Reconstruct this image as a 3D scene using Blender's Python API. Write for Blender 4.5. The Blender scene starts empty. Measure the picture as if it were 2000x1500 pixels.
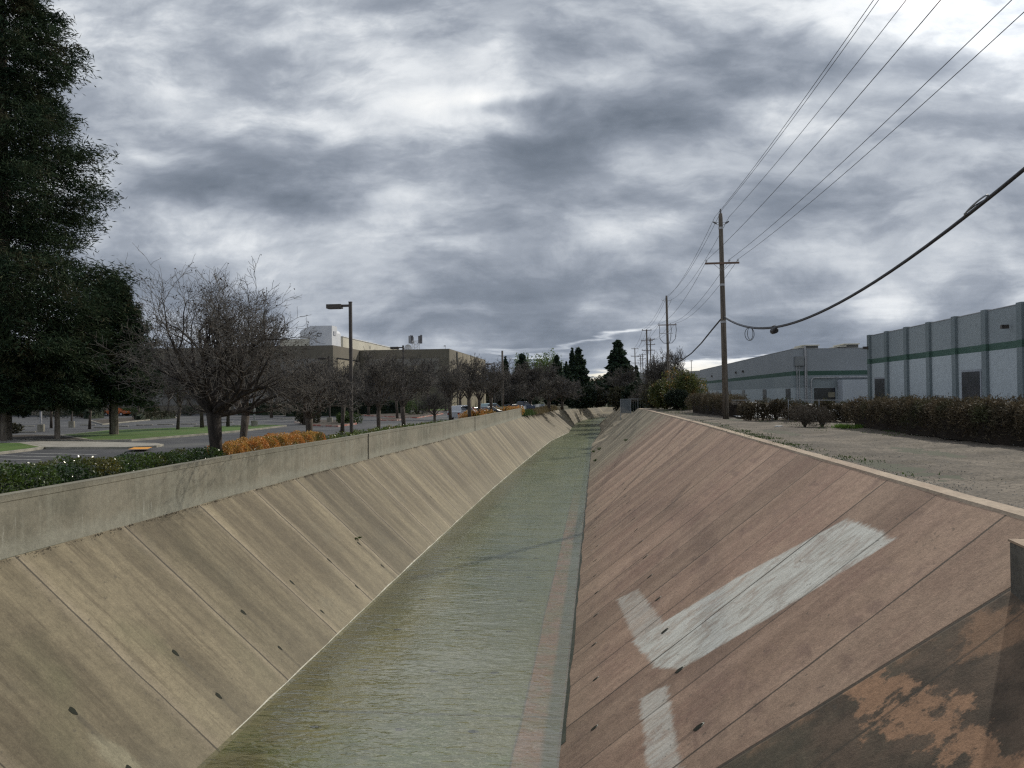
import bpy, math, random
import numpy as np
from mathutils import Vector, Matrix
rnd = random.Random(7)
SC = bpy.context.scene
COL = SC.collection

# ------------------------------------------------------------------ camera
FPX = 1600.0                       # focal length in pixels of a 2000 px wide frame
ROLL = math.radians(-0.7)
def _basis(vx, vy):
    c, s = math.cos(ROLL), math.sin(ROLL)
    u = (vx-1000)/FPX; v = (750-vy)/FPX
    u0 = u*c - v*s; v0 = u*s + v*c
    yaw = math.atan(u0); pitch = math.atan(-v0*math.cos(yaw))
    F = Vector((-math.sin(yaw)*math.cos(pitch), math.cos(yaw)*math.cos(pitch), math.sin(pitch)))
    R0 = Vector((math.cos(yaw), math.sin(yaw), 0)); U0 = R0.cross(F)
    return F, R0*c + U0*s, U0*c - R0*s
CF, CR, CU = _basis(1163, 770)
cam_d = bpy.data.cameras.new('camera'); cam = bpy.data.objects.new('camera', cam_d); COL.objects.link(cam)
cam_d.sensor_width = 36; cam_d.lens = FPX/2000*36
cam_d.clip_start = 0.1; cam_d.clip_end = 30000
cam.matrix_world = Matrix(((CR.x, CU.x, -CF.x, 0), (CR.y, CU.y, -CF.y, 0), (CR.z, CU.z, -CF.z, 0), (0, 0, 0, 1)))
SC.camera = cam
SC.render.resolution_x = 1024; SC.render.resolution_y = 768
def ray(px, py): return CF + CR*((px-1000)/FPX) + CU*((750-py)/FPX)
def onZ(px, py, z):
    r = ray(px, py); r = r*(z/r.z); return (r.x, r.y, z)
def onY(px, py, y):
    r = ray(px, py); r = r*(y/r.y); return (r.x, r.y, r.z)

SUN_AZ = math.radians(31); SUN_EL = math.radians(32)      # azimuth clockwise from +Y
SUN = Vector((math.sin(SUN_AZ)*math.cos(SUN_EL), math.cos(SUN_AZ)*math.cos(SUN_EL), math.sin(SUN_EL)))

SC.view_settings.view_transform = 'Standard'; SC.view_settings.look = 'None'
SC.view_settings.gamma = 1; SC.view_settings.exposure = 0.0
SC.cycles.max_bounces = 6; SC.cycles.transparent_max_bounces = 12
SC.cycles.diffuse_bounces = 3; SC.cycles.glossy_bounces = 3
SC.cycles.use_denoising = False
SC.cycles.filter_width = 1.3
SC.cycles.sample_clamp_indirect = 4.0
SC.cycles.volume_bounces = 0

# ------------------------------------------------------------------ node helpers
class NT:
    def __init__(s, tree): s.t = tree; s.n = tree.nodes; s.l = tree.links
    def new(s, typ, **kw):
        n = s.n.new(typ)
        for k, v in kw.items(): setattr(n, k, v)
        return n
    def put(s, sock, v):
        if v is None: return
        if isinstance(v, bpy.types.NodeSocket): s.l.new(v, sock)
        else: sock.default_value = v
    def math(s, op, a, b=None, c=None, clamp=False):
        n = s.new('ShaderNodeMath', operation=op, use_clamp=clamp)
        s.put(n.inputs[0], a); s.put(n.inputs[1], b); s.put(n.inputs[2], c); return n.outputs[0]
    def vmath(s, op, a, b=None, scale=None):
        n = s.new('ShaderNodeVectorMath', operation=op)
        s.put(n.inputs[0], a); s.put(n.inputs[1], b)
        if scale is not None: s.put(n.inputs['Scale'], scale)
        return n.outputs['Value'] if op in ('LENGTH', 'DOT_PRODUCT', 'DISTANCE') else n.outputs[0]
    def noise(s, vec, scale=1.0, detail=4.0, rough=0.5, dist=0.0, out=0):
        n = s.new('ShaderNodeTexNoise'); s.put(n.inputs['Vector'], vec)
        n.inputs['Scale'].default_value = scale; n.inputs['Detail'].default_value = detail
        n.inputs['Roughness'].default_value = rough; n.inputs['Distortion'].default_value = dist
        return n.outputs[out]
    def ramp(s, fac, stops, interp='LINEAR'):
        n = s.new('ShaderNodeValToRGB'); n.color_ramp.interpolation = interp
        e = n.color_ramp.elements
        while len(e) < len(stops): e.new(0.5)
        for el, (p, c) in zip(e, stops):
            el.position = p; el.color = (c[0], c[1], c[2], 1) if hasattr(c, '__len__') else (c, c, c, 1)
        s.put(n.inputs[0], fac); return n.outputs[0]
    def mix(s, fac, a, b, typ='MIX'):
        n = s.new('ShaderNodeMix', data_type='RGBA', blend_type=typ)
        s.put(n.inputs['Factor'], fac); s.put(n.inputs[6], col4(a)); s.put(n.inputs[7], col4(b)); return n.outputs[2]
    def smooth(s, v, a, b, o0=0.0, o1=1.0):
        n = s.new('ShaderNodeMapRange', interpolation_type='SMOOTHSTEP')
        s.put(n.inputs[0], v); n.inputs[1].default_value = a; n.inputs[2].default_value = b
        n.inputs[3].default_value = o0; n.inputs[4].default_value = o1; return n.outputs[0]
    def mapping(s, vec, scale=(1, 1, 1), loc=(0, 0, 0), rot=(0, 0, 0)):
        n = s.new('ShaderNodeMapping'); s.put(n.inputs[0], vec)
        n.inputs['Scale'].default_value = scale; n.inputs['Location'].default_value = loc; n.inputs['Rotation'].default_value = rot
        return n.outputs[0]
    def sep(s, v):
        n = s.new('ShaderNodeSeparateXYZ'); s.put(n.inputs[0], v); return n.outputs
    def comb(s, x, y, z):
        n = s.new('ShaderNodeCombineXYZ'); s.put(n.inputs[0], x); s.put(n.inputs[1], y); s.put(n.inputs[2], z); return n.outputs[0]
def col4(c):
    if isinstance(c, bpy.types.NodeSocket) or c is None: return c
    return (c[0], c[1], c[2], 1)

# ------------------------------------------------------------------ world: cloudy sky
W = bpy.data.worlds.new('World'); SC.world = W; W.use_nodes = True
w = NT(W.node_tree); w.n.clear()
out = w.new('ShaderNodeOutputWorld')
sky = w.new('ShaderNodeTexSky', sky_type='NISHITA'); sky.sun_disc = False
sky.sun_elevation = SUN_EL; sky.sun_rotation = SUN_AZ
bg_blue = w.new('ShaderNodeBackground'); w.l.new(sky.outputs[0], bg_blue.inputs[0]); bg_blue.inputs[1].default_value = 0.10
D = w.new('ShaderNodeTexCoord').outputs['Generated']
D = w.vmath('NORMALIZE', D)
dx, dy, dz = w.sep(D)
zc = w.math('ADD', w.math('MAXIMUM', dz, 0.0), 0.085)
P = w.comb(w.math('DIVIDE', dx, zc), w.math('DIVIDE', dy, zc), 0.0)          # point on the cloud layer
yc = w.math('MAXIMUM', w.math('ABSOLUTE', dy), 0.12)
G = w.comb(w.math('DIVIDE', dx, yc), w.math('DIVIDE', dz, yc), 0.0)          # bearing and height
warp = w.vmath('SUBTRACT', w.noise(P, 0.9, 5, 0.55, out=1), (0.5, 0.5, 0.5))
Gz = w.sep(G)[1]
amp = w.math('MULTIPLY', w.math('ADD', Gz, 0.12), 0.42)
wx, wy, _ = w.sep(warp)
Gw = w.vmath('ADD', G, w.comb(w.math('MULTIPLY', wx, w.math('MULTIPLY', amp, 1.6)), w.math('MULTIPLY', wy, amp), 0.0))
n1 = w.noise(P, 0.62, 7, 0.56, 0.35)
n2 = w.noise(w.mapping(P, (1, 1.5, 1), (5.3, 2.2, 0)), 2.1, 6, 0.58, 0.25)
n3 = w.noise(w.mapping(P, (1, 1, 1), (9.3, 4.2, 0)), 0.25, 3, 0.5)
Gv = w.vmath('ADD', G, w.vmath('SCALE', w.vmath('SUBTRACT', w.noise(w.mapping(G, (1, 1.8, 1)), 3.0, 4, .55, out=1), (.5, .5, .5)), None, .10))
lump = w.noise(w.mapping(Gv, (1.0, 2.3, 1.0), (3.1, 0.7, 0), (0, 0, .12)), 4.2, 8, 0.58, 0.1)      # heaped shapes of the cloud bases
lump2 = w.noise(w.mapping(Gv, (1.0, 1.9, 1.0), (8.1, 2.7, 0), (0, 0, .12)), 11.0, 7, 0.60, 0.25)
val = w.math('ADD', w.math('ADD', w.math('MULTIPLY', n1, 0.20), w.math('MULTIPLY', n2, 0.12)), w.math('MULTIPLY', n3, 0.15))
val = w.math('ADD', w.math('ADD', val, w.math('MULTIPLY_ADD', w.smooth(lump, .33, .66), .30, .15)), w.math('MULTIPLY_ADD', w.smooth(lump2, .30, .70), .10, .125))
val = w.math('SUBTRACT', w.math('ADD', val, w.math('MULTIPLY', w.noise(w.mapping(P, (1, 1.25, 1), (2, 7, 0)), 5.5, 5, .6, .2), .03)), 0.205)
# banks of cloud: (px, py of their middle in the photo, half width, half height, tilt, amount)
BL = [
 (480, 345, 330, 75, 12, -.20), (600, 380, 150, 50, 14, -.08), (330, 100, 170, 60, 10, -.06), (360, 215, 260, 60, 4, -.07),
 (1040, 320, 230, 70, 10, -.17), (1150, 240, 200, 70, 4, -.15), (1330, 245, 340, 95, 2, -.17), (1180, 70, 190, 90, 10, -.13), (1480, 110, 260, 90, 8, -.14),
 (820, 60, 120, 90, 25, -.05), (760, 490, 190, 45, 8, -.08), (1030, 370, 140, 60, 5, -.05), (640, 60, 260, 60, 4, .06), (560, 440, 160, 30, 6, .05), (1120, 470, 330, 40, 0, .03), (330, 270, 120, 26, 6, .08),
 (1010, 40, 90, 110, 10, .13), (930, 190, 260, 45, -4, .13), (880, 275, 150, 45, 5, .15), (1000, 200, 130, 25, -6, .10), (990, 285, 60, 28, 0, .12),
 (400, 155, 120, 40, 8, .11), (250, 60, 200, 70, 8, .10), (820, 445, 170, 35, 10, .13), (430, 450, 260, 40, 4, .07), (560, 250, 170, 40, 14, .08),
 (700, 170, 150, 60, 14, .05), (1210, 350, 110, 50, 0, .05), (1600, 200, 260, 55, -8, .20), (1540, 205, 90, 38, -12, .10), (1780, 30, 330, 80, 4, .13), (1930, 160, 170, 75, -14, .13),
 (1690, 130, 130, 60, -10, .12), (1990, 60, 180, 140, 0, .03), (1830, 110, 120, 40, -10, -.06), (1900, 280, 300, 80, -4, -.02), (1640, 320, 220, 60, -6, -.06), (1800, 420, 280, 60, 0, -.06),
 (1660, 500, 240, 60, 0, -.02), (1950, 370, 120, 60, 0, -.04), (1560, 585, 150, 22, -12, .10), (1720, 600, 90, 16, 0, .06), (1500, 420, 200, 60, -8, -.03),
 (1000, 560, 700, 100, 2, -.05), (600, 590, 500, 50, 2, -.05), (1500, 650, 500, 40, 0, -.07), (900, 640, 450, 26, 3, -.07),
 (1165, 660, 110, 7, -8, .30), (1060, 696, 60, 6, -3, .32), (1000, 686, 60, 5, -3, .20), (1180, 738, 60, 12, 0, .55), (1390, 716, 130, 12, -6, .42), (1500, 696, 80, 8, -12, .36), (1330, 728, 60, 8, 0, .22),
 (1230, 610, 330, 14, 3, .05), (850, 600, 180, 9, 3, .06),
]
val = w.math('ADD', w.math('MULTIPLY', w.math('SUBTRACT', val, .5), 1.0), .600)
for (bx, by, hw, hh, tilt, am) in BL:
    r = ray(bx, by); cx, cy = r.x/r.y, r.z/r.y
    m = w.mapping(Gw, (FPX/hw*0.66, FPX/hh*0.66, 0)); mm = m.node
    mm.vector_type = 'TEXTURE'
    mm.inputs['Location'].default_value = (cx, cy, 0); mm.inputs['Rotation'].default_value = (0, 0, math.radians(-tilt))
    mm.inputs['Scale'].default_value = (hw/FPX*1.5, hh/FPX*1.5, 1)
    L = w.vmath('LENGTH', m)
    val = w.math('ADD', val, w.smooth(L, 0.0, 1.0, am, 0.0))
val = w.math('SUBTRACT', val, w.math('MULTIPLY', w.smooth(Gz, .21, .06), w.smooth(val, 1.0, .55, .0, .075)))
cl = w.ramp(val, [(0.0, (.095, .120, .158)), (.22, (.150, .180, .225)), (.42, (.240, .275, .332)), (.56, (.350, .388, .450)), (.70, (.53, .57, .625)), (.84, (.80, .83, .86)), (1.0, (1.05, 1.05, 1.03))])
# low on the horizon the light under the clouds is warmer
low = w.math('MULTIPLY', w.smooth(Gz, 0.045, 0.005), w.smooth(val, .55, .9))
cl = w.mix(low, cl, (.95, .85, .62))
# thin bright cloud round the hidden sun
ang = w.vmath('DOT_PRODUCT', D, tuple(SUN))
glow = w.math('POWER', w.math('MAXIMUM', ang, 0.0), 80.0)
glow = w.math('ADD', w.math('MULTIPLY', glow, 2.2), 1.0)
bg_cl = w.new('ShaderNodeBackground'); w.l.new(cl, bg_cl.inputs[0]); w.l.new(glow, bg_cl.inputs[1])
# small gaps of blue in the thin bright cloud
gap = w.math('MULTIPLY', w.smooth(w.noise(w.mapping(P, (1, 1, 1), (1.7, 8.8, 0)), 2.6, 4, 0.5), 0.60, 0.68), w.smooth(val, .66, .8))
gap = w.math('MULTIPLY', gap, w.math('MULTIPLY', w.smooth(Gz, .30, .34), w.smooth(w.sep(G)[0], .20, .30)))
mx = w.new('ShaderNodeMixShader'); w.l.new(gap, mx.inputs[0]); w.l.new(bg_cl.outputs[0], mx.inputs[1]); w.l.new(bg_blue.outputs[0], mx.inputs[2])
w.l.new(mx.outputs[0], out.inputs[0])
W.cycles.sampling_method = 'MANUAL'; W.cycles.sample_map_resolution = 512

sd = bpy.data.lights.new('sun', 'SUN'); sd.energy = 2.8; sd.angle = math.radians(0.9); sd.color = (1.0, 0.93, 0.80)
so = bpy.data.objects.new('sun', sd); COL.objects.link(so)
so.rotation_euler = (-SUN).to_track_quat('-Z', 'Y').to_euler(); so.location = (30, 40, 60)

# ------------------------------------------------------------------ object helpers
class MB:
    """collects shapes into one mesh"""
    def __init__(s): s.v = []; s.f = []
    def add(s, vs, fs):
        o = len(s.v); s.v += [tuple(p) for p in vs]; s.f += [tuple(i+o for i in f) for f in fs]; return s
    def box(s, x0, x1, y0, y1, z0, z1, rz=0, c=None):
        vs = [(x, y, z) for z in (z0, z1) for x, y in ((x0, y0), (x1, y0), (x1, y1), (x0, y1))]
        if rz:
            cx, cy = c or ((x0+x1)/2, (y0+y1)/2); ca, sa = math.cos(rz), math.sin(rz)
            vs = [(cx+(x-cx)*ca-(y-cy)*sa, cy+(x-cx)*sa+(y-cy)*ca, z) for x, y, z in vs]
        return s.add(vs, [(0, 3, 2, 1), (4, 5, 6, 7), (0, 1, 5, 4), (1, 2, 6, 5), (2, 3, 7, 6), (3, 0, 4, 7)])
    def quad(s, a, b, c, d): return s.add([a, b, c, d], [(0, 1, 2, 3)])
    def poly(s, pts, z): return s.add([(p[0], p[1], z) for p in pts], [tuple(range(len(pts)))])
    def prism(s, pts, z0, z1):
        n = len(pts)
        return s.add([(p[0], p[1], z0) for p in pts] + [(p[0], p[1], z1) for p in pts],
                     [tuple(range(n, 2*n)), tuple(range(n-1, -1, -1))] + [(i, (i+1) % n, n+(i+1) % n, n+i) for i in range(n)])
    def tube(s, path, radii, n=6, cap=True):
        m = len(path)
        if not hasattr(radii, '__len__'): radii = [radii]*m
        vs = []; fs = []
        up = Vector((0, 0, 1)); prev = None
        for i, p in enumerate(path):
            p = Vector(p); a = Vector(path[max(i-1, 0)]); b = Vector(path[min(i+1, m-1)])
            d = (b-a)
            d = d.normalized() if d.length > 1e-9 else up
            if prev is None:
                prev = d.orthogonal().normalized()
            x = (prev - d*prev.dot(d))
            x = x.normalized() if x.length > 1e-6 else d.orthogonal().normalized()
            prev = x; y = d.cross(x)
            for k in range(n):
                t = 2*math.pi*k/n
                vs.append(p + (x*math.cos(t) + y*math.sin(t))*radii[i])
        for i in range(m-1):
            for k in range(n):
                k2 = (k+1) % n
                fs.append((i*n+k, i*n+k2, (i+1)*n+k2, (i+1)*n+k))
        if cap: fs.append(tuple(range(n-1, -1, -1))); fs.append(tuple((m-1)*n+k for k in range(n)))
        return s.add(vs, fs)
    def cyl(s, p0, p1, r0, r1=None, n=12): return s.tube([p0, p1], [r0, r0 if r1 is None else r1], n)
    def build(s, name, mat=None, parent=None, smooth=False, bevel=0):
        me = bpy.data.meshes.new(name); me.from_pydata(s.v, [], s.f); me.update()
        if smooth: me.polygons.foreach_set('use_smooth', [True]*len(me.polygons))
        return link(name, me, mat, parent, bevel)
def link(name, me, mat=None, parent=None, bevel=0):
    if mat: me.materials.append(mat)
    o = bpy.data.objects.new(name, me); COL.objects.link(o)
    if parent: o.parent = parent
    if bevel:
        m = o.modifiers.new('bevel', 'BEVEL'); m.width = bevel; m.segments = 2; m.limit_method = 'ANGLE'; m.angle_limit = math.radians(50)
    return o
def tag(o, label=None, cat=None, group=None, kind=None):
    if label: o['label'] = label
    if cat: o['category'] = cat
    if group: o['group'] = group
    if kind: o['kind'] = kind
    return o
def thing(name, loc=(0, 0, 0), label=None, cat=None, group=None, rz=0):
    o = bpy.data.objects.new(name, None); COL.objects.link(o); o.location = loc; o.rotation_euler = (0, 0, rz)
    o.empty_display_size = 0.3
    return tag(o, label, cat, group)
def dup(root, loc, rz=0, scale=None, label=None, group=None):
    r = root.copy(); COL.objects.link(r); r.location = loc; r.rotation_euler = (0, 0, rz)
    if scale: r.scale = scale if hasattr(scale, '__len__') else (scale,)*3
    if label: r['label'] = label
    if group: r['group'] = group
    for ch in list(root.children):
        c = ch.copy(); COL.objects.link(c); c.parent = r
        for g in list(ch.children):
            d = g.copy(); COL.objects.link(d); d.parent = c
    return r
def structure(o): o['kind'] = 'structure'; return o
def quads_mesh(name, V):
    """V: (N,4,3) array of separate quads"""
    n = len(V); me = bpy.data.meshes.new(name)
    me.vertices.add(4*n); me.vertices.foreach_set('co', V.reshape(-1).astype(np.float32))
    me.loops.add(4*n); me.loops.foreach_set('vertex_index', np.arange(4*n, dtype=np.int32))
    me.polygons.add(n); me.polygons.foreach_set('loop_start', np.arange(0, 4*n, 4, dtype=np.int32))
    me.polygons.foreach_set('loop_total', np.full(n, 4, dtype=np.int32)); me.update(); me.validate(); return me
def unit(a): return a/np.maximum(np.linalg.norm(a, axis=-1, keepdims=True), 1e-9)
def leaf_quads(rs, C, size, aspect=0.5, D=None, jit=1.0, fold=0.0):
    """kite shaped leaves at C; D preferred long direction"""
    n = len(C)
    d = rs.normal(size=(n, 3))
    if D is not None: d = D + d*jit
    d = unit(d); s = rs.normal(size=(n, 3)); s = unit(np.cross(d, s))
    L = (size*rs.uniform(.65, 1.3, n))[:, None]; Wd = L*aspect
    nrm = np.cross(d, s)
    V = np.stack([C-d*L*.5, C+s*Wd*.5+nrm*fold*L, C+d*L*.5, C-s*Wd*.5+nrm*fold*L], axis=1)
    return V

# ------------------------------------------------------------------ materials
def mat(name, c1, c2=None, scale=1.0, rough=0.9, detail=5, stretch=(1, 1, 1), lo=.35, hi=.65, bump=0, bscale=None, spec=0.3, metal=0, fine=None, island=0.0, coord='Object', trans=0.0, c3=None, s3=4.0):
    m = bpy.data.materials.new(name); m.use_nodes = True; t = NT(m.node_tree)
    b = t.n['Principled BSDF']; b.inputs['Roughness'].default_value = rough; b.inputs['Metallic'].default_value = metal
    b.inputs['Specular IOR Level'].default_value = spec
    tc = t.new('ShaderNodeTexCoord').outputs[coord]
    v = t.mapping(tc, stretch)
    c = c1
    if c2 is not None:
        n = t.noise(v, scale, detail, .6)
        c = t.mix(t.smooth(n, lo, hi), c1, c2)
    if c3 is not None:
        n = t.noise(t.mapping(v, (1, 1, 1), (7, 3, 5)), s3, 4, .6)
        c = t.mix(t.smooth(n, .52, .68), c, c3)
    if fine:
        n = t.noise(v, fine[0], 3, .6); k = t.smooth(n, .25, .75, 1-fine[1], 1+fine[1])
        c = t.mix(1.0, c if not isinstance(c, tuple) else col4(c), t.comb(k, k, k), 'MULTIPLY')
    if island:
        g = t.new('ShaderNodeNewGeometry').outputs['Random Per Island']
        k = t.math('MULTIPLY_ADD', g, 2*island, 1-island)
        c = t.mix(1.0, c, t.comb(k, k, k), 'MULTIPLY')
    t.put(b.inputs['Base Color'], col4(c))
    if bump:
        bn = t.new('ShaderNodeBump'); bn.inputs['Strength'].default_value = bump; bn.inputs['Distance'].default_value = .02
        t.put(bn.inputs['Height'], t.noise(v, bscale or scale*6, 4, .65)); t.l.new(bn.outputs[0], b.inputs['Normal'])
    if trans:
        tr = t.new('ShaderNodeBsdfTranslucent'); t.put(tr.inputs[0], col4(c)); ms = t.new('ShaderNodeMixShader'); ms.inputs[0].default_value = trans
        t.l.new(b.outputs[0], ms.inputs[1]); t.l.new(tr.outputs[0], ms.inputs[2]); t.l.new(ms.outputs[0], t.n['Material Output'].inputs[0])
    return m
M = {}
M['asphalt'] = mat('asphalt', (.050, .052, .058), (.085, .085, .088), .25, .75, fine=(40, .25), bump=.3, bscale=60, c3=(.11, .11, .105), s3=.12)
M['gravel'] = mat('gravel', (.080, .068, .054), (.165, .138, .108), .5, .95, detail=8, fine=(13, .6), bump=1.0, bscale=14, c3=(.090, .074, .052), s3=.9)
M['stone'] = mat('stone', (.20, .185, .16), (.42, .40, .35), 3, .9, island=.5)
M['earth'] = mat('earth', (.055, .05, .04), (.11, .095, .07), .5, .95, fine=(20, .3), bump=.6)
M['mulch'] = mat('mulch', (.035, .028, .022), (.09, .075, .06), 4, .95, fine=(30, .5), bump=1)
M['land'] = mat('land', (.05, .06, .035), (.09, .085, .06), .02, .95)
M['lawn'] = mat('lawn', (.055, .11, .022), (.085, .15, .03), .6, .9, fine=(14, .35), bump=.6, c3=(.11, .13, .045), s3=.4)
M['kerb'] = mat('kerb', (.26, .25, .21), (.40, .37, .31), 1.2, .9, fine=(20, .2))
M['redkerb'] = mat('redkerb', (.40, .14, .11), (.5, .42, .36), .9, .8, lo=.4, hi=.6)
M['line'] = mat('line', (.55, .55, .52), (.30, .30, .29), 3, .8, lo=.4, hi=.75)
M['tactile'] = mat('tactile', (.75, .33, .05), (.6, .28, .06), 2, .8)
M['walk'] = mat('walk', (.27, .255, .22), (.36, .34, .30), .8, .9, fine=(12, .15))
M['walltaupe'] = mat('walltaupe', (.165, .148, .115), (.20, .178, .14), .12, .9, stretch=(1, 1, .3), fine=(2, .07))
M['walltan'] = mat('walltan', (.27, .235, .175), (.34, .30, .225), .15, .9, stretch=(1, 1, .3), fine=(2, .07))
M['wallblue'] = mat('wallblue', (.36, .40, .425), (.395, .435, .455), .08, .8, fine=(1.5, .05))
M['wallpil'] = mat('wallpil', (.155, .185, .195), (.18, .21, .22), .3, .8)
M['wallgreen'] = mat('wallgreen', (.235, .268, .285), (.265, .298, .31), .08, .8, fine=(1.5, .05))
M['stripe'] = mat('stripe', (.050, .100, .078), (.062, .115, .090), .3, .8)
M['white'] = mat('white', (.62, .64, .68), (.72, .73, .75), .3, .7)
M['cream'] = mat('cream', (.55, .52, .43), (.63, .60, .50), .2, .8)
M['opening'] = mat('opening', (.02, .022, .025), (.035, .035, .04), 1, .25, spec=.5)
M['darkmark'] = mat('darkmark', (.12, .12, .13), (.2, .2, .21), 1, .8)
M['steel'] = mat('steel', (.33, .33, .34), (.45, .45, .46), 3, .5, metal=.4)
M['bronze'] = mat('bronze', (.045, .038, .034), (.075, .062, .052), 2, .45, spec=.5)
M['lens'] = mat('lens', (.3, .3, .3), None, 1, .2)
M['pole_wood'] = mat('pole_wood', (.10, .085, .07), (.19, .165, .14), 2.2, .9, stretch=(4, 4, .25), fine=(20, .3), bump=.5)
M['arm_wood'] = mat('arm_wood', (.13, .085, .07), (.2, .14, .11), 2, .9, stretch=(.4, 4, 4))
M['insul'] = mat('insul', (.55, .58, .62), None, 1, .15, spec=.8)
M['wire'] = mat('wire', (.03, .03, .035), None, 1, .5)
M['cable'] = mat('cable', (.035, .035, .04), (.055, .055, .06), 8, .6)
M['bark'] = mat('bark', (.055, .043, .035), (.12, .10, .08), 6, .9, stretch=(1, 1, .3), bump=.7, fine=(20, .25))
M['bark_pale'] = mat('bark_pale', (.12, .10, .08), (.22, .19, .155), 5, .9, stretch=(1, 1, .3), bump=.5)
M['bark_dark'] = mat('bark_dark', (.022, .018, .015), (.055, .045, .037), 6, .9, stretch=(1, 1, .3), bump=.8, fine=(20, .25))
M['twig'] = mat('twig', (.070, .062, .055), (.15, .135, .115), 3, .75, spec=.4, island=.25)
M['twig_far'] = mat('twig_far', (.075, .068, .062), (.13, .118, .105), 1, .85, island=.3)
M['seed'] = mat('seed', (.03, .022, .018), (.06, .04, .028), 4, .9)
M['needle'] = mat('needle', (.022, .042, .024), (.050, .070, .034), .9, .85, island=.4, c3=(.060, .052, .028), s3=.5, trans=.12, spec=.1)
M['conifer'] = mat('conifer', (.020, .040, .024), (.045, .070, .036), .5, .8, island=.4, trans=.1)
M['photinia'] = mat('photinia', (.030, .065, .016), (.075, .12, .022), .7, .28, island=.5, c3=(.12, .11, .02), s3=.6, spec=.6, trans=.2)
M['orange'] = mat('orange', (.56, .25, .07), (.50, .33, .10), 1.2, .5, island=.4, c3=(.10, .11, .02), s3=1.1, spec=.4, trans=.3)
M['yellowgreen'] = mat('yellowgreen', (.13, .16, .03), (.075, .12, .025), .8, .4, island=.4, c3=(.28, .20, .04), s3=.35, spec=.5, trans=.25)
M['darkhedge'] = mat('darkhedge', (.012, .022, .012), (.025, .038, .016), .5, .8, island=.4)
M['darkbrown'] = mat('darkbrown', (.020, .015, .011), (.03, .022, .016), 1, .95)
M['myrtle'] = mat('myrtle', (.065, .054, .034), (.120, .092, .056), 1.2, .75, island=.5, c3=(.060, .066, .030), s3=.7, trans=.2)
M['myrtle_dead'] = mat('myrtle_dead', (.13, .11, .085), (.085, .07, .055), 2, .85, island=.4)
M['mixbush'] = mat('mixbush', (.11, .12, .035), (.060, .080, .025), .6, .6, island=.5, c3=(.30, .16, .05), s3=.9, trans=.2)
M['olive'] = mat('olive', (.045, .050, .028), (.07, .062, .038), .6, .8, island=.4, trans=.1)
M['springgreen'] = mat('springgreen', (.15, .20, .06), (.10, .15, .05), .4, .8, island=.3, trans=.3)
M['drygrass'] = mat('drygrass', (.33, .26, .14), (.20, .16, .09), 1.5, .9, island=.4)
M['weed'] = mat('weed', (.10, .20, .03), (.16, .26, .05), 2, .7, island=.3, trans=.3)
M['weed_dark'] = mat('weed_dark', (.04, .075, .02), (.08, .12, .03), 2, .7, island=.3, trans=.2)
M['hills'] = mat('hills', (.018, .026, .030), (.024, .032, .034), .002, 1)
M['chain'] = mat('chain', (.30, .32, .35), None, 1, .5, metal=.3)
M['slats'] = mat('slats', (.30, .34, .38), (.36, .40, .44), .5, .7)
M['glass'] = mat('glass', (.02, .025, .03), None, 1, .06, spec=.8)
M['tyre'] = mat('tyre', (.02, .02, .02), None, 1, .8)
M['rim'] = mat('rim', (.4, .4, .42), None, 1, .35, metal=.7)
M['lampred'] = mat('lampred', (.3, .02, .02), None, 1, .3)
M['litter'] = mat('litter', (.75, .75, .72), (.6, .6, .58), 5, .7)
M['hole'] = mat('hole', (.012, .012, .010), (.02, .025, .012), 8, .9)
def paint(name, c): return mat(name, c, None, 1, .25, spec=.6)
M['pole_conc'] = mat('pole_conc', (.28, .26, .21), (.36, .34, .28), 2, .9)

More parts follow.
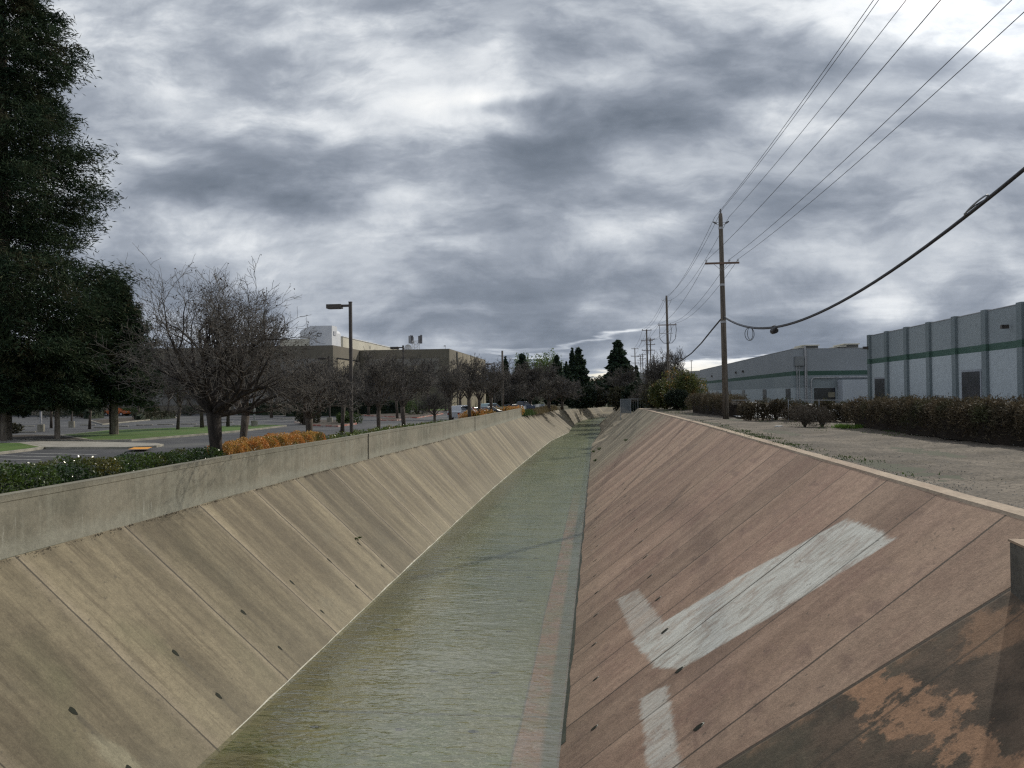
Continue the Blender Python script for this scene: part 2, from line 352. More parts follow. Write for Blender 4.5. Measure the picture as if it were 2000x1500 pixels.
# --- concrete of the channel -------------------------------------------------
def concrete_bank(name, left):
    m = bpy.data.materials.new(name); m.use_nodes = True; t = NT(m.node_tree)
    b = t.n['Principled BSDF']; b.inputs['Roughness'].default_value = .82; b.inputs['Specular IOR Level'].default_value = .3
    tc = t.new('ShaderNodeTexCoord').outputs['Object']
    X, Y, Z = t.sep(tc)
    wob = t.math('MULTIPLY', t.math('SUBTRACT', t.noise(tc, .9, 3, .5), .5), .07)
    Yw = t.math('ADD', Y, wob)
    sp, off = (3.82, 15.34) if left else (2.33, 12.03)
    q = t.math('DIVIDE', t.math('SUBTRACT', Yw, off), sp)
    panel = t.math('FLOOR', q)
    fr = t.math('MULTIPLY', t.math('ABSOLUTE', t.math('SUBTRACT', q, t.math('ROUND', q))), sp)     # metres from nearest joint
    wn = t.new('ShaderNodeTexWhiteNoise', noise_dimensions='1D'); t.put(wn.inputs['W'], panel)
    pr = wn.outputs['Value']
    wn2 = t.new('ShaderNodeTexWhiteNoise', noise_dimensions='1D'); t.put(wn2.inputs['W'], t.math('ADD', t.math('FLOOR', t.math('MULTIPLY', q, 2.0)), 31.7))
    # streaks running down the bank
    st1 = t.noise(t.mapping(tc, (.13, .85, .13)), 1.0, 5, .62)
    st2 = t.noise(t.mapping(tc, (.30, 7.0, .30)), 1.0, 5, .65)
    st3 = t.noise(t.mapping(tc, (.8, 28.0, .8)), 1.0, 3, .6)
    blot = t.noise(tc, .45, 6, .62); blot2 = t.noise(tc, 2.3, 5, .65); grain = t.noise(tc, 45, 3, .7); grit = t.noise(tc, 16, 4, .7)
    if left:
        c = t.mix(t.smooth(st1, .34, .68), (.135, .112, .082), (.290, .246, .180))
        c = t.mix(t.math('MULTIPLY', t.smooth(st2, .50, .70), .55), c, (.118, .094, .068))
        c = t.mix(t.math('MULTIPLY', t.smooth(blot, .55, .75), .35), c, (.19, .18, .155))
        green = t.math('MULTIPLY', t.smooth(t.noise(t.mapping(tc, (.25, .25, .25), (3, 1, 0)), 1.0, 3, .5), .45, .62), t.smooth(Y, 23, 14))
        c = t.mix(t.math('MULTIPLY', green, .5), c, (.155, .165, .095))
        foot = t.smooth(Z, -5.3, -6.7)
        c = t.mix(t.math('MULTIPLY', foot, .4), c, (.28, .25, .195))
        k = t.math('MULTIPLY_ADD', pr, .40, .74)
        # one scrubbed pale mark near the foot of the bank
        px_, py_ = t.math('SUBTRACT', X, -8.2), t.math('SUBTRACT', Y, 13.35)
        e = t.vmath('LENGTH', t.comb(t.math('MULTIPLY', t.math('ADD', px_, t.math('MULTIPLY', py_, .5)), 2.0), t.math('MULTIPLY', t.math('SUBTRACT', py_, t.math('MULTIPLY', px_, .35)), 3.4), 0))
        e = t.math('ADD', e, t.math('MULTIPLY', t.math('SUBTRACT', blot2, .5), 1.3))
        c = t.mix(t.math('MULTIPLY', t.smooth(e, 1.2, .55), .6), c, (.40, .375, .29))
    else:
        pink = t.mix(t.smooth(st1, .38, .64), (.28, .19, .138), (.40, .282, .208))
        pink = t.mix(t.smooth(blot, .40, .66), pink, t.mix(t.smooth(st2, .4, .6), (.265, .168, .128), (.335, .228, .17)))
        pink = t.mix(t.math('MULTIPLY', t.smooth(wn2.outputs['Value'], .25, .95), .45), pink, (.44, .315, .225))
        tan = t.mix(t.smooth(st1, .36, .62), (.19, .165, .115), (.36, .31, .22))
        c = t.mix(t.smooth(t.math('ADD', Y, t.math('MULTIPLY', t.math('SUBTRACT', st1, .5), 26.0)), 58, 72), pink, tan)
        # worn brown ladder-like smears beside the joints
        sm = t.math('MULTIPLY', t.smooth(t.noise(t.mapping(tc, (3.0, 1.1, 3.0)), 1.0, 3, .5), .50, .66), t.smooth(t.noise(t.mapping(tc, (.35, .7, .35), (4, 9, 2)), 1.0, 2, .5), .48, .62))
        c = t.mix(t.math('MULTIPLY', sm, .55), c, (.205, .135, .108))
        c = t.mix(t.math('MULTIPLY', t.smooth(blot2, .60, .78), .30), c, (.17, .12, .095))
        foot = t.smooth(Z, -5.6, -6.8)
        c = t.mix(t.math('MULTIPLY', foot, .35), c, (.235, .195, .14))
        # old dirty panels next to the bridge
        edge = t.math('ADD', Y, t.math('MULTIPLY', t.math('SUBTRACT', X, 2.17), .26))
        old = t.smooth(t.math('ADD', edge, t.math('MULTIPLY', wob, 1.5)), 11.02, 10.97)
        # patches of grey-white paint rolled over old graffiti
        V2 = t.vmath('ADD', t.comb(X, Y, 0), t.vmath('MULTIPLY', t.vmath('SUBTRACT', t.noise(t.mapping(tc, (1.3, 4.5, 1.3)), 1.2, 5, .7, out=1), (.5, .5, .5)), (.30, .13, 0)))
        vx, vy, _ = t.sep(V2)
        def patch(pts, soft=.05, extra=None):
            cx = sum(p[0] for p in pts)/len(pts); cy = sum(p[1] for p in pts)/len(pts); r = None
            for i in range(len(pts)):
                (ax, ay), (bx, by) = pts[i], pts[(i+1) % len(pts)]
                nx, ny = by-ay, ax-bx; l = math.hypot(nx, ny); nx /= l; ny /= l
                if (cx-ax)*nx+(cy-ay)*ny < 0: nx, ny = -nx, -ny
                d = t.math('ADD', t.math('ADD', t.math('MULTIPLY', vx, nx), t.math('MULTIPLY', vy, ny)), -(ax*nx+ay*ny))
                r = d if r is None else t.math('MINIMUM', r, d)
            if extra is not None: r = t.math('ADD', r, extra)
            return t.smooth(r, -soft, soft)
        def sl(px, py):
            r = ray(px, py); k = (6.8-1.75)/(5.7+.8); tt = (-1.75-5.7*k)/(r.z-r.x*k); return (r.x*tt, r.y*tt)
        rn = t.math('ADD', t.math('MULTIPLY', t.math('SUBTRACT', t.noise(tc, 1.1, 8, .74), .5), 1.8), t.math('MULTIPLY', t.math('SUBTRACT', blot2, .5), .8))
        rust = patch([sl(*p) for p in ((1560, 1330), (1700, 1310), (1870, 1400), (2030, 1500), (1900, 1560), (1790, 1490), (1700, 1400))], .07, rn)
        rust = t.math('MAXIMUM', rust, t.math('MULTIPLY', patch([sl(*p) for p in ((1900, 1200), (2100, 1150), (2100, 1230), (1880, 1290))], .12, rn), .6))
        rust = t.math('MAXIMUM', rust, t.math('MULTIPLY', t.smooth(edge, 10.72, 10.95), t.smooth(rn, -.1, .3, 0, .6)))
        dc = t.mix(t.smooth(t.noise(tc, 1.6, 6, .7), .35, .65), (.078, .060, .043), (.150, .108, .076))
        dc = t.mix(t.math('MULTIPLY', t.smooth(blot, .42, .6), .55), dc, (.082, .084, .058))
        c = t.mix(old, c, t.mix(rust, dc, (.36, .215, .130)))
        P1 = patch([sl(*p) for p in ((1655, 1015), (1748, 1057), (1500, 1208), (1330, 1305), (1282, 1302), (1235, 1250), (1440, 1128))])
        P2 = patch([sl(*p) for p in ((1205, 1168), (1246, 1148), (1306, 1228), (1262, 1262), (1236, 1240))])
        P3 = patch([sl(*p) for p in ((1250, 1362), (1302, 1335), (1340, 1560), (1272, 1560))])
        stroke = t.noise(t.mapping(tc, (1.6, 9, 1.6)), 1.0, 5, .7)
        strokeB = t.noise(t.mapping(tc, (1.2, 1.6, 1.2), (0, 0, 0), (0, 0, .5)), 1.3, 5, .7, 1.2)
        den = t.math('MAXIMUM', P1, t.math('MAXIMUM', t.math('MULTIPLY', P2, .60), t.math('MULTIPLY', P3, .72)))
        cover = t.math('MULTIPLY', den, t.math('MULTIPLY', t.smooth(stroke, .32, .50, .66, 1.0), t.smooth(strokeB, .36, .54, .55, 1.0)))
        k = t.math('MULTIPLY_ADD', pr, .36, .82)
    c = t.mix(1.0, c, (.93, .92, .82) if left else (1.09, 1.06, 1.03), 'MULTIPLY')
    def stain(hx, y0, dy, sgn, col, am):
        q2 = t.math('DIVIDE', t.math('SUBTRACT', Y, y0), dy); fy = t.math('MULTIPLY', t.math('ABSOLUTE', t.math('SUBTRACT', q2, t.math('ROUND', q2))), dy)
        along = t.math('MULTIPLY', t.math('SUBTRACT', X, hx), sgn)
        msk = t.math('MULTIPLY', t.smooth(t.math('ADD', fy, t.math('MULTIPLY', t.math('SUBTRACT', blot2, .5), .12)), .10, .02), t.math('MULTIPLY', t.smooth(along, -.02, .05), t.smooth(along, 1.0, .15)))
        return t.mix(t.math('MULTIPLY', msk, am), c, col)
    if left:
        c = stain(-9.0, 13.37, 3.36, 1, (.10, .088, .066), .55); c = stain(-8.0, 13.32, 3.36, 1, (.10, .088, .066), .5)
    else:
        c = stain(1.46, 12.65, 2.62, -1, (.15, .10, .075), .6); c = stain(-.08, 13.0, 2.62, -1, (.15, .11, .08), .5)
    # joints
    jn = t.math('ADD', t.smooth(t.noise(t.mapping(tc, (.5, .5, .5), (2, 2, 2)), 1.0, 3, .5), .3, .6, .006, .018), t.math('MULTIPLY', t.math('MAXIMUM', Y, 0), .0008))
    jw = t.math('MULTIPLY', t.math('GREATER_THAN', jn, fr), 1.0)
    halo = t.smooth(fr, .35, .0)
    if left:
        c = t.mix(t.math('MULTIPLY', halo, .48), c, (.36, .30, .215))
    k = t.math('MULTIPLY', k, t.smooth(grain, .3, .7, .88, 1.12)); k = t.math('MULTIPLY', k, t.smooth(grit, .3, .7, .89, 1.11)); k = t.math('MULTIPLY', k, t.smooth(t.noise(tc, 4.5, 5, .75), .3, .7, .86, 1.13)); k = t.math('MULTIPLY', k, t.smooth(st3, .25, .75, .96, 1.04))
    c = t.mix(1.0, c, t.comb(k, k, k), 'MULTIPLY')
    if not left:
        c = t.mix(t.math('MULTIPLY', cover, .92), c, t.mix(t.smooth(stroke, .3, .7), (.56, .55, .48), (.80, .79, .71)))
        crack = t.smooth(t.math('ABSOLUTE', t.math('SUBTRACT', edge, t.math('MULTIPLY_ADD', wob, .6, 11.0))), .055, .025)
        half = t.math('SUBTRACT', q, t.math('MULTIPLY', t.math('ROUND', t.math('MULTIPLY', q, .5)), 2.0))
        strong = t.math('LESS_THAN', t.math('ABSOLUTE', half), .5)
        jw = t.math('MULTIPLY', jw, t.math('MULTIPLY_ADD', strong, .30, .68))
        jw = t.math('MAXIMUM', jw, crack)
    c = t.mix(t.math('MULTIPLY', jw, .85), c, (.05, .045, .035))
    # dark specks
    spk = t.smooth(t.noise(tc, 7, 2, .5), .70, .74)
    c = t.mix(t.math('MULTIPLY', spk, .5), c, (.08, .07, .055))
    t.put(b.inputs['Base Color'], c)
    bn = t.new('ShaderNodeBump'); bn.inputs['Strength'].default_value = .5; bn.inputs['Distance'].default_value = .02
    h = t.math('SUBTRACT', t.math('ADD', t.math('MULTIPLY', grit, .5), t.math('MULTIPLY', grain, .4)), t.math('MULTIPLY', jw, 1.5))
    t.put(bn.inputs['Height'], h); t.l.new(bn.outputs[0], b.inputs['Normal'])
    return m
M['bankL'] = concrete_bank('concrete_left', True); M['bankR'] = concrete_bank('concrete_right', False)

def wall_mat():
    m = bpy.data.materials.new('parapet_concrete'); m.use_nodes = True; t = NT(m.node_tree)
    b = t.n['Principled BSDF']; b.inputs['Roughness'].default_value = .88
    tc = t.new('ShaderNodeTexCoord').outputs['Object']; X, Y, Z = t.sep(tc)
    big = t.noise(t.mapping(tc, (1, .35, .8)), .9, 5, .6)
    st = t.noise(t.mapping(tc, (1, 3.2, .35)), 1.0, 5, .65)
    st2 = t.noise(t.mapping(tc, (1, 9.0, .8), (3, 3, 3)), 1.0, 4, .6)
    c = t.mix(t.smooth(big, .36, .64), (.19, .18, .135), (.30, .275, .21))
    c = t.mix(t.math('MULTIPLY', t.smooth(st, .45, .65), .5), c, (.34, .33, .26))
    # pale lime runs, patchy and mostly on the lower half
    offwhite = t.math('MULTIPLY', t.smooth(st2, .58, .66), t.smooth(t.noise(tc, 1.1, 4, .6), .50, .62))
    c = t.mix(t.math('MULTIPLY', offwhite, .65), c, (.50, .49, .42))
    wob = t.math('MULTIPLY', t.math('SUBTRACT', t.noise(t.mapping(tc, (1, .8, 1)), 1.5, 4, .6), .5), .5)
    base = t.smooth(t.math('ADD', Z, wob), -2.62, -3.0)
    c = t.mix(t.math('MULTIPLY', base, .5), c, (.40, .40, .33))
    topd = t.smooth(Z, -1.98, -1.86)
    c = t.mix(t.math('MULTIPLY', topd, .35), c, (.19, .18, .14))
    gr = t.noise(tc, 30, 3, .7); k = t.math('MULTIPLY', t.smooth(gr, .2, .8, .76, .99), t.smooth(t.noise(tc, 5, 6, .75), .3, .7, .85, 1.12))
    c = t.mix(1.0, c, t.comb(k, k, k), 'MULTIPLY')
    t.put(b.inputs['Base Color'], c)
    bn = t.new('ShaderNodeBump'); bn.inputs['Strength'].default_value = .35; bn.inputs['Distance'].default_value = .02
    t.put(bn.inputs['Height'], t.noise(tc, 14, 5, .7)); t.l.new(bn.outputs[0], b.inputs['Normal'])
    return m
M['parapet'] = wall_mat()
def bed_mat():
    m = bpy.data.materials.new('channel_bed'); m.use_nodes = True; t = NT(m.node_tree)
    b = t.n['Principled BSDF']; b.inputs['Roughness'].default_value = .7
    tc = t.new('ShaderNodeTexCoord').outputs['Object']; X, Y, Z = t.sep(tc)
    wb = t.math('MULTIPLY', t.math('SUBTRACT', t.noise(t.mapping(tc, (1, .25, 1)), .8, 5, .65), .5), 1.4)
    c = t.mix(t.smooth(t.noise(t.mapping(tc, (1, .3, 1)), .5, 5, .6), .38, .64), (.125, .135, .070), (.195, .190, .105))
    c = t.mix(t.math('MULTIPLY', t.smooth(Y, 34, 13), .75), c, t.mix(t.smooth(t.noise(t.mapping(tc, (1, .5, 1)), .9, 4, .6), .4, .6), (.175, .165, .060), (.235, .205, .085)))
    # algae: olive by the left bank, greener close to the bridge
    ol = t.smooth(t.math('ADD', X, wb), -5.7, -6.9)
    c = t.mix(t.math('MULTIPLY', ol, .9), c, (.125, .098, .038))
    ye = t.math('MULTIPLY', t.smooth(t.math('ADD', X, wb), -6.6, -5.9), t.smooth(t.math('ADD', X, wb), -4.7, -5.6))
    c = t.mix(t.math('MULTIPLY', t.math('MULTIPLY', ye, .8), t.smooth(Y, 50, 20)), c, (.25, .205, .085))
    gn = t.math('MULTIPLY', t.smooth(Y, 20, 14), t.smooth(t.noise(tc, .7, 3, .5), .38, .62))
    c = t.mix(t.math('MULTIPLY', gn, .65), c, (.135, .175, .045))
    # strip of pink concrete on the right, dark slimy foot
    pk = t.math('MULTIPLY', t.smooth(t.math('ADD', X, t.math('MULTIPLY', wb, .12)), -1.70, -1.62), t.smooth(Y, 62, 38))
    c = t.mix(t.math('MULTIPLY', pk, .85), c, t.mix(t.smooth(t.noise(tc, 1.1, 5, .65), .42, .6), (.34, .135, .085), (.25, .155, .075)))
    seam = t.smooth(t.math('ABSOLUTE', t.math('ADD', t.math('ADD', X, 1.66), t.math('MULTIPLY', wb, .10))), .035, .012)
    ft = t.smooth(t.math('ADD', X, t.math('MULTIPLY', wb, .10)), -1.20, -1.05)
    c = t.mix(t.math('MULTIPLY', ft, .8), c, (.085, .10, .07))
    q = t.math('DIVIDE', t.math('SUBTRACT', Y, 3.0), 14.5); jf = t.math('MULTIPLY', t.math('ABSOLUTE', t.math('SUBTRACT', q, t.math('ROUND', q))), 14.5)
    jt = t.math('LESS_THAN', jf, t.math('MULTIPLY_ADD', Y, .0022, .02))
    c = t.mix(t.math('MULTIPLY', t.math('MAXIMUM', jt, seam), .6), c, (.05, .05, .04))
    k = t.smooth(t.noise(t.mapping(tc, (3.5, 10, 1)), 1.0, 5, .72, .3), .3, .7, .74, 1.26)  # fine mottling, partly algae, partly ripple light painted into the bed colour
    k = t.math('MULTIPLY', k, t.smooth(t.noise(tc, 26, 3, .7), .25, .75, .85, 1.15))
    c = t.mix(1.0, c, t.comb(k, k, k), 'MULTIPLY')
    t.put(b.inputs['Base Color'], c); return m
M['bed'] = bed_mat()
def water_mat():
    m = bpy.data.materials.new('water'); m.use_nodes = True; t = NT(m.node_tree); t.n.remove(t.n['Principled BSDF'])
    tc = t.new('ShaderNodeTexCoord').outputs['Object']
    a = t.noise(t.mapping(tc, (2.2, 4.6, 1), (0, 0, 0), (0, 0, .12)), 1.0, 2.2, .45, .6)
    bq = t.noise(t.mapping(tc, (4.5, 11, 1), (3, 0, 0), (0, 0, -.15)), 1.0, 1.5, .5, .4)
    cq = t.noise(t.mapping(tc, (.35, .8, 1), (1, 4, 0)), 1.0, 3, .5)
    h = t.math('ADD', t.math('MULTIPLY', a, 1.0), t.math('MULTIPLY', bq, .28))
    h = t.math('MULTIPLY', h, t.smooth(cq, .3, .65, .35, 1.0))
    bn = t.new('ShaderNodeBump'); bn.inputs['Strength'].default_value = 1.0; bn.inputs['Distance'].default_value = .032; t.put(bn.inputs['Height'], h)
    gl = t.new('ShaderNodeBsdfGlossy'); gl.inputs['Roughness'].default_value = .08; t.l.new(bn.outputs[0], gl.inputs['Normal'])
    tr = t.new('ShaderNodeBsdfTransparent'); tr.inputs[0].default_value = (.88, .92, .84, 1)
    fz = t.new('ShaderNodeFresnel'); fz.inputs[0].default_value = 1.33; t.l.new(bn.outputs[0], fz.inputs[1])
    # the silt carried by the water scatters light, so the ripples show in it
    b2 = t.new('ShaderNodeBump'); b2.inputs['Strength'].default_value = 1.0; b2.inputs['Distance'].default_value = .15; t.put(b2.inputs['Height'], h)
    df = t.new('ShaderNodeBsdfDiffuse'); 
    X, Y, Z = t.sep(tc); sc_ = t.mix(t.smooth(t.math('ADD', Y, t.math('MULTIPLY', t.noise(t.mapping(tc, (.5, .2, 1)), 1.0, 3, .5), 14.0)), 46, 22), (.20, .22, .16), (.24, .21, .09)); t.put(df.inputs[0], sc_); t.l.new(b2.outputs[0], df.inputs['Normal'])
    mk = t.new('ShaderNodeMixShader'); mk.inputs[0].default_value = .22; t.l.new(tr.outputs[0], mk.inputs[1]); t.l.new(df.outputs[0], mk.inputs[2])
    ms = t.new('ShaderNodeMixShader'); t.put(ms.inputs[0], t.math('MULTIPLY', fz.outputs[0], .28)); t.l.new(mk.outputs[0], ms.inputs[1]); t.l.new(gl.outputs[0], ms.inputs[2])
    t.l.new(ms.outputs[0], t.n['Material Output'].inputs[0]); return m
M['water'] = water_mat()

# ------------------------------------------------------------------ terrain
LOT = -2.8; ROAD = -1.75; BED = -6.86; WAT = -6.80
S = [ # stations: left crest (x,y,z), left foot (x,y), right foot (x,y), right crest (x,y,z)
 ((-11.6, -14, -3.1), (-7.35, -14), (-.82, -14), (5.65, -14, ROAD)),
 ((-11.6, 16, -3.1), (-7.35, 16), (-.82, 16), (5.65, 16, ROAD)),
 ((-11.6, 30, -3.1), (-7.45, 30), (-.80, 30), (5.68, 30, ROAD)),
 ((-11.2, 45, -3.1), (-7.5, 45), (-.78, 45), (5.72, 45, ROAD)),
 ((-10.7, 60, -3.1), (-7.5, 60), (-.76, 60), (5.6, 60, ROAD)),
 ((-10.4, 80, -3.1), (-7.3, 80), (-.72, 80), (5.3, 80, ROAD)),
 ((-10.3, 98, -3.1), (-7.0, 98), (-.68, 97), (4.9, 97, ROAD)),
 ((-10.3, 110, -3.1), (-6.8, 108), (-.65, 104), (6.5, 104, -2.9)),
 ((-10.35, 122, -3.1), (-6.6, 120), (-.6, 114), (7.2, 113, -3.4)),
 ((-10.3, 134, -3.1), (-5.8, 132), (-.2, 124), (5.6, 124, -2.9)),
 ((-9.8, 150, -3.15), (-4.8, 147), (.4, 138), (4.4, 138, -2.15)),
 ((-8.6, 172, -3.3), (-4.9, 168), (.9, 154), (4.3, 152, -2.4)),
 ((-6.5, 200, -3.6), (-4.8, 190), (.7, 186), (5.2, 182, -2.6)),
 ((-3.0, 235, -4.0), (-3.6, 215), (2.1, 222), (8, 212, -2.8)),
 ((4.0, 268, -4.2), (0.4, 240), (5, 236), (14, 226, -2.8)),
 ((30, 290, -4.2), (14, 254), (20, 242), (34, 232, -2.8)),
 ((400, 300, -4.2), (400, 262), (400, 246), (400, 236, -2.8)),
]
def lerp3(a, b, u): return tuple(a[i]+(b[i]-a[i])*u for i in range(len(a)))
def strip(name, A, B, m, parent=None, n=1, smooth=False):
    mb = MB(); k = n+1; vs = []
    for a, b in zip(A, B):
        for j in range(k): vs.append(lerp3(a, b, j/n))
    fs = [(i*k+j, i*k+j+1, (i+1)*k+j+1, (i+1)*k+j) for i in range(len(A)-1) for j in range(n)]
    return mb.add(vs, fs).build(name, m, parent, smooth)
LC = [s[0] for s in S]; LF = [(s[1][0], s[1][1], BED) for s in S]; RF = [(s[2][0], s[2][1], BED) for s in S]; RC = [s[3] for s in S]
bankL = structure(strip('channel_bank_left', LF, LC, M['bankL'], n=4))
bankR = structure(strip('channel_bank_right', RC, RF, M['bankR'], n=4))
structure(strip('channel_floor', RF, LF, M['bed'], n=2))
structure(strip('water', [(p[0]+.06, p[1], WAT) for p in RF], [(p[0]-.06, p[1], WAT) for p in LF], M['water'], n=2))
# pale line painted for lit concrete and foam along the left waterline, dark slime on the right
def rim(name, F, C, z0, z1, off, m):
    A = []; B = []
    for f, c in zip(F[1:-1], C[1:-1]):
        def at(z):
            u = (z-BED)/(c[2]-BED); return (f[0]+(c[0]-f[0])*u, f[1]+(c[1]-f[1])*u, z)
        a, b = at(z0), at(z1)
        A.append((a[0]+off, a[1], a[2]+abs(off))); B.append((b[0]+off, b[1], b[2]+abs(off)))
    # subdivide with a wavering edge
    A2, B2 = [], []
    for i in range(len(A)-1):
        for k in range(14):
            a = lerp3(A[i], A[i+1], k/14); b = lerp3(B[i], B[i+1], k/14); w_ = rnd.uniform(.35, 1.2)
            A2.append(a); B2.append(lerp3(a, b, w_))
    return strip(name, A2, B2, m) if off > 0 else strip(name, B2, A2, m)
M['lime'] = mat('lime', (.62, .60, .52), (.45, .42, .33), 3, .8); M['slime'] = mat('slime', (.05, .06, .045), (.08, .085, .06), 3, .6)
tag(rim('lime_line', LF, LC, WAT-.01, WAT+.022, .004, M['lime']), kind='structure')
tag(rim('slime_line', RF, RC, WAT-.01, WAT+.06, -.004, M['slime']), kind='structure')
# near end under the camera is closed by the bridge deck edge far outside the picture
# ground sheets either side, reaching the horizon
mb = MB()
FAR = 9000
def ground(name, edge, xs, z, m, left):
    vs = []; fs = []; k = len(xs)+1
    for e in edge:
        row = [(x, e[1], z) for x in xs]
        vs += (row + [(e[0], e[1], max(e[2]-.02, -9) if False else z)]) if left else ([(e[0], e[1], z)] + row)
    for i in range(len(edge)-1):
        for j in range(k-1): fs.append((i*k+j, i*k+j+1, (i+1)*k+j+1, (i+1)*k+j))
    return MB().add(vs, fs).build(name, m)
# far land as one sheet with a hole for the channel: three pieces joined in one mesh
land = MB()
def addgrid(edge, xs, z, left):
    k = len(xs)+1; vs = []
    for e in edge:
        row = [(x, e[1], z) for x in xs]
        vs += (row+[(e[0]-.35, e[1], z)]) if left else ([(e[0]+.3, e[1], z)]+row)
    land.add(vs, [(i*k+j, i*k+j+1, (i+1)*k+j+1, (i+1)*k+j) for i in range(len(edge)-1) for j in range(k-1)])
addgrid(LC[:-1], [-FAR, -500, -120, -60], LOT-.02, True)
addgrid([(x, y, z) for x, y, z in RC[:6]] + [(4.9, 97, 0)], [60, 120, 400, FAR], ROAD-.02, False)
addgrid([(4.9, 97, 0)] + RC[7:-1], [60, 120, 400, FAR], -3.45, False)
land.quad((-FAR, 290, LOT-.02), (29.65, 290, LOT-.02), (29.65, FAR, LOT-.02), (-FAR, FAR, LOT-.02))
land.quad((29.65, 290, LOT-.02), (FAR, 300, LOT-.02), (FAR, FAR, LOT-.02), (29.65, FAR, LOT-.02))
# earth edge filling between the crest and the sheet
for i in range(len(LC)-2):
    a, b = LC[i], LC[i+1]
    land.quad((a[0], a[1], a[2]-.001), (b[0], b[1], b[2]-.001), (b[0]-.35, b[1], LOT-.02), (a[0]-.35, a[1], LOT-.02))
for i in range(6, len(RC)-2):
    a, b = RC[i], RC[i+1]; z = -3.45
    land.quad((a[0]+.3, a[1], z), (b[0]+.3, b[1], z), (b[0], b[1], b[2]-.001), (a[0], a[1], a[2]-.001))
land.quad((4.9, 97, ROAD-.02), (4.9, 97.02, -3.5), (FAR, 97.02, -3.5), (FAR, 97, ROAD-.02))
structure(land.build('ground', M['land']))

# gravel service road on the right with its concrete kerb
RG = [(5.95, -14), (5.95, 16), (5.98, 30), (6.02, 45), (5.9, 60), (5.6, 80), (5.2, 97)]
def gravel_road():
    rs = np.random.RandomState(3); vs = []; k = 40; ys = []
    y = -12.0
    while y < 97: ys.append(y); y += .35 if y < 50 else 1.5
    ys.append(97.0)
    for y in ys:
        x0 = np.interp(y, [p[1] for p in RG], [p[0] for p in RG]); x1 = 16.0
        for j in range(k+1):
            x = x0+(x1-x0)*j/k
            bump = .03*math.sin(x*1.9+y*.23)+.025*math.sin(x*.8-y*.41+1)+rs.uniform(-.018, .018)
            edge = min(1, j/2.0)
            z = ROAD+.02+bump*edge + .10*max(0, (x-9.5)/6)
            vs.append((x, y, z))
    fs = [(i*(k+1)+j, i*(k+1)+j+1, (i+1)*(k+1)+j+1, (i+1)*(k+1)+j) for i in range(len(ys)-1) for j in range(k)]
    return MB().add(vs, fs).build('gravel_road', M['gravel'], None, True)
structure(gravel_road())
M['cope'] = mat('cope', (.33, .25, .185), (.43, .345, .255), 1.0, .9, stretch=(1, .4, 1), fine=(18, .18), c3=(.34, .25, .18), s3=1.2)
kb = MB(); ks = []
yy = -13.0
while yy <= 97: ks.append(yy); yy += 1.5
pts = []
for y in ks:
    xc = np.interp(y, [c[1] for c in RC[:7]], [c[0] for c in RC[:7]]); wv = .02*math.sin(y*1.7)
    pts.append([(xc-.02, y, ROAD-.03), (xc+.03+wv*.3, y, ROAD+.045), (xc+.33+wv, y, ROAD+.055), (xc+.36+wv, y, ROAD-.05)])
vs = [p for r in pts for p in r]
kb.add(vs, [(i*4+j, i*4+j+1, (i+1)*4+j+1, (i+1)*4+j) for i in range(len(pts)-1) for j in range(3)])
structure(kb.build('kerb', M['cope'], None, False))
# loose stones and weeds on the road
def stones(n, name):
    rs = np.random.RandomState(11); Y = 9+45*rs.uniform(0, 1, n)**1.7; X = 6.0+rs.uniform(0, 1, n)**1.3*9
    sh = rs.uniform(0, 1, n) < .25; X[sh] = 5.95+np.abs(rs.normal(0, .25, int(sh.sum())))
    s_ = rs.uniform(.006, .018, n); V = []; F = []
    base = np.array([(1, 0, 0), (-1, 0, 0), (0, 1, 0), (0, -1, 0), (0, 0, .7), (0, 0, -.7)], float)
    tri = [(0, 2, 4), (2, 1, 4), (1, 3, 4), (3, 0, 4), (2, 0, 5), (1, 2, 5), (3, 1, 5), (0, 3, 5)]
    for i in range(n):
        a = rs.uniform(0, 6.28); ca, sa = math.cos(a), math.sin(a); b = base*s_[i]*rs.uniform(.6, 1.3, (6, 3))
        z = ROAD+.03+.10*max(0, (X[i]-9.5)/6)
        for q in b: V.append((X[i]+q[0]*ca-q[1]*sa, Y[i]+q[0]*sa+q[1]*ca, z+q[2]))
        F += [tuple(6*i+k for k in t_) for t_ in tri]
    o = MB().add(V, F).build(name, M['stone']); tag(o, kind='stuff', label='loose stones scattered over the gravel road', cat='gravel'); return o
stones(6500, 'loose_gravel')
def blades(name, centers, n, h, spread, m, parent=None, seed=1, wid=.012, lean=.35):
    rs = np.random.RandomState(seed); C = np.array(centers, float); idx = rs.randint(0, len(C), n)
    p = C[idx].copy(); p[:, :2] += rs.normal(0, 1, (n, 2))*spread
    d = np.stack([rs.normal(0, lean, n), rs.normal(0, lean, n), np.ones(n)], 1); d = unit(d); L = (h*rs.uniform(.4, 1.15, n))[:, None]
    s_ = unit(np.stack([rs.normal(size=n), rs.normal(size=n), np.zeros(n)], 1))*wid
    bend = np.stack([rs.normal(0, .3, n), rs.normal(0, .3, n), -.2*np.ones(n)], 1)*L
    V = np.stack([p-s_, p+s_, p+d*L+bend*.6+s_*.3, p+d*L+bend*.6-s_*.3], 1)
    return link(name, quads_mesh(name, V), m, parent)
cs = [(6.12+rnd.uniform(-.05, .5), rnd.choice([rnd.gauss(38, 5), rnd.gauss(30, 4), rnd.uniform(20, 90)]), ROAD+.03) for _ in range(120)]
cs += [(rnd.uniform(9.3, 12.3), rnd.uniform(30, 60), ROAD+.1) for _ in range(40)] + [(6.6+rnd.uniform(0, 1.4), rnd.uniform(66, 92), ROAD+.04) for _ in range(50)]
tag(blades('weeds', cs, 3200, .06, .22, M['weed_dark'], wid=.016), 'low weeds growing along the edge of the gravel road', 'weeds', kind='stuff')
